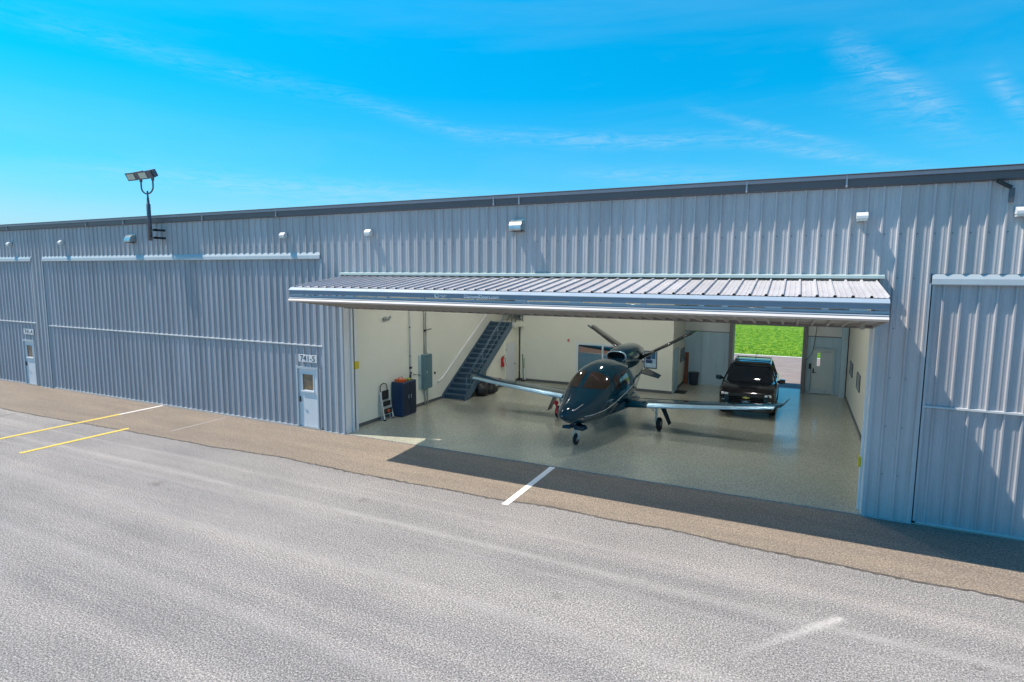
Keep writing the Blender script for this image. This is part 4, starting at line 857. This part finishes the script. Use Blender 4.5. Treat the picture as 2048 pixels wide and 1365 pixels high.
for sx in (-1, 1):
    MB().tube([(sx*.64, 2.35, 1.74), (sx*.645, 2.45, 1.80), (sx*.645, 4.0, 1.80), (sx*.63, 4.15, 1.73)], .018).build('roof_rail', mat('rail_alloy', (.3, .32, .34), .3, .8), RF)
    for a, b in (((sx*.93, 1.32, 1.12), (sx*.715, 2.15, 1.68)), ((sx*.90, 2.95, 1.12), (sx*.70, 2.90, 1.72)), ((sx*.89, 3.75, 1.12), (sx*.69, 3.7, 1.70))): MB().bar(a, b, .06, .03, (0, 1, 0)).build('pillar', CARP, V)
    m_ = MB().loft([[(sx*.95, 1.72, 1.13), (sx*.97, 1.80, 1.13), (sx*.97, 1.80, 1.19), (sx*.95, 1.72, 1.19)], [(sx*1.01, 1.66, 1.13), (sx*1.03, 1.76, 1.13), (sx*1.03, 1.76, 1.22), (sx*1.01, 1.66, 1.22)], [(sx*1.05, 1.58, 1.10), (sx*1.05, 1.76, 1.10), (sx*1.05, 1.76, 1.28), (sx*1.05, 1.58, 1.28)], [(sx*1.23, 1.62, 1.12), (sx*1.23, 1.74, 1.12), (sx*1.23, 1.74, 1.27), (sx*1.23, 1.62, 1.27)]]); m_.build('side_mirror', CARP, V)
    HL_ = MB().loft([[(sx*.60, .03, .80), (sx*.60, .03, .91), (sx*.60, .10, .91), (sx*.60, .10, .80)], [(sx*.78, .05, .79), (sx*.78, .06, .93), (sx*.78, .16, .93), (sx*.78, .15, .79)], [(sx*.925, .20, .80), (sx*.925, .24, .95), (sx*.925, .32, .95), (sx*.925, .28, .80)]], True, True, False).build('headlight', mat('lamp_chrome', (.62, .66, .70), .2, .5), V)
    for x in (.66, .79): MB().lathe([(.01, -.012), (.045, -.01), (.05, .02), (.045, .05)], (sx*x, .035+.15*(x-.66), .86), 'y', 14).build('lamp_lens', mat('lamp_glass', (.75, .78, .8), .08), HL_)
    MB().box((sx*.62, .0, .655), (sx*.82, .05, .675), .004).build('running_light', CHROME, V)
    MB().lathe([(.02, 0), (.045, .01), (.045, .04)], (sx*.68, -.0, .46), 'y', 12).build('fog_light', mat('fog', (.4, .43, .45), .15, .6), V)
    for ys in (.98, 3.86):
        MB().lathe([(.22, -.10), (.33, -.11), (.37, -.08), (.375, 0), (.37, .08), (.33, .11), (.22, .10)], (sx*.86, ys, .375), 'x', 32).build('tyre', RUBBER, V)
        MB().lathe([(.03, .115), (.20, .11), (.235, .118), (.235, .09), (.03, .08)] if sx > 0 else [(.03, -.115), (.20, -.11), (.235, -.118), (.235, -.09), (.03, -.08)], (sx*.86, ys, .375), 'x', 28).build('wheel_rim', mat('rim_black', (.03, .03, .032), .3, .6), V)
for y in (2.7, 3.7): MB().bar((-.64, y, 1.80), (.64, y, 1.80), .08, .03).build('roof_bar', BLACKP, RF)
MB().tube([(.05, 4.1, 1.74), (.05, 4.22, 1.98)], [.012, .005], 6).build('antenna', BLACKP, RF)
gr = MB()
for z in (.56, .62, .68, .74, .84): gr.box((-.56, -.012, z), (.56, .03, z+.018))
gr.box((-.58, .0, .52), (.58, .035, .90)); gr.build('grille', BLACKP, V)
MB().box((-.40, -.035, .405), (.40, .02, .43), .006).build('bumper_trim', CHROME, V)
MB().box((-.75, -.02, .26), (.75, .05, .36), .02).build('lower_bumper', BLACKP, V)
GOLD = mat('gold_badge', (.75, .50, .14), .25, .8)
MB().prism([(-.12, .765), (-.045, .765), (-.035, .74), (.055, .74), (.045, .765), (.12, .765), (.11, .805), (.035, .805), (.025, .83), (-.055, .83), (-.045, .805), (-.11, .805)], 'y', -.03, -.012).build('badge', GOLD, V)
PL = MB().box((-.155, -.05, .56), (.155, -.035, .70), .006).build('number_plate', mat('plate_black', (.02, .03, .05), .4), V)
pl = MB(); pl.lathe([(.01, -.004), (.06, -.004), (.06, .0), (.01, .0)], (0, -.052, .66), 'y', 20); MB().prism([(-.12, .60), (-.06, .64), (0, .665), (.06, .64), (.12, .60), (.06, .615), (0, .63), (-.06, .615)], 'y', -.056, -.051).build('plate_emblem', mat('plate_blue', (.30, .50, .75), .4), PL)
MB().loft([[(-.5, 1.25, 1.135), (.5, 1.25, 1.135), (.45, 1.3, 1.15), (-.45, 1.3, 1.15)], [(-.3, .45, 1.075), (.3, .45, 1.075), (.28, .45, 1.085), (-.28, .45, 1.085)]]).build('hood_bulge', CARP, BD)
for a in ((-.5, -.05), (.1, .6)): MB().bar((a[0], 1.36, 1.16), (a[1], 1.42, 1.20), .015, .01).build('wiper', BLACKP, V)
MB().box((-.05, 2.0, 1.52), (.05, 2.03, 1.56)).build('rear_view_mirror', BLACKP, V)
for o in bpy.data.objects:
    if 'local' in o: del o['local']
# ------------------------------------------------------------------ one object per separate piece
SPLIT = {'corner_trim', 'edge_trim', 'hinge', 'gutter_strap', 'lower_pipes', 'insulation', 'liner_trim', 'rear_liner', 'handle', 'clamp', 'end_wall', 'jamb', 'nacelle_pylon_', 'mount_bracket', 'bracket'}
bpy.context.view_layer.update()
for o in list(bpy.data.objects):
    if o.type != 'MESH' or o.name.split('.')[0] not in SPLIT or o.data.users > 1: continue
    me = o.data; n_ = len(me.vertices); par = list(range(n_))
    def find(i):
        while par[i] != i: par[i] = par[par[i]]; i = par[i]
        return i
    for e in me.edges:
        a, b = find(e.vertices[0]), find(e.vertices[1])
        if a != b: par[a] = b
    groups = {}
    for pl_ in me.polygons: groups.setdefault(find(pl_.vertices[0]), []).append(pl_)
    if len(groups) < 2: continue
    base = o.name.split('.')[0]; first = True; new = []
    for g_ in groups.values():
        idx = sorted({v for pl_ in g_ for v in pl_.vertices}); mp_ = {v: i for i, v in enumerate(idx)}
        m2 = bpy.data.meshes.new(base); m2.from_pydata([tuple(me.vertices[v].co) for v in idx], [], [tuple(mp_[v] for v in pl_.vertices) for pl_ in g_])
        m2.materials.append(me.materials[0]); new.append((m2, g_[0].use_smooth))
    for m2, sm in new:
        for pl_ in m2.polygons: pl_.use_smooth = sm
        if first: o.data = m2; first = False; continue
        c = bpy.data.objects.new(base, m2); col.objects.link(c); c.parent = o.parent; c.location = o.location
for o in bpy.data.objects:
    if o.name.split('.')[0] == 'panel_screws': o['kind'] = 'stuff'
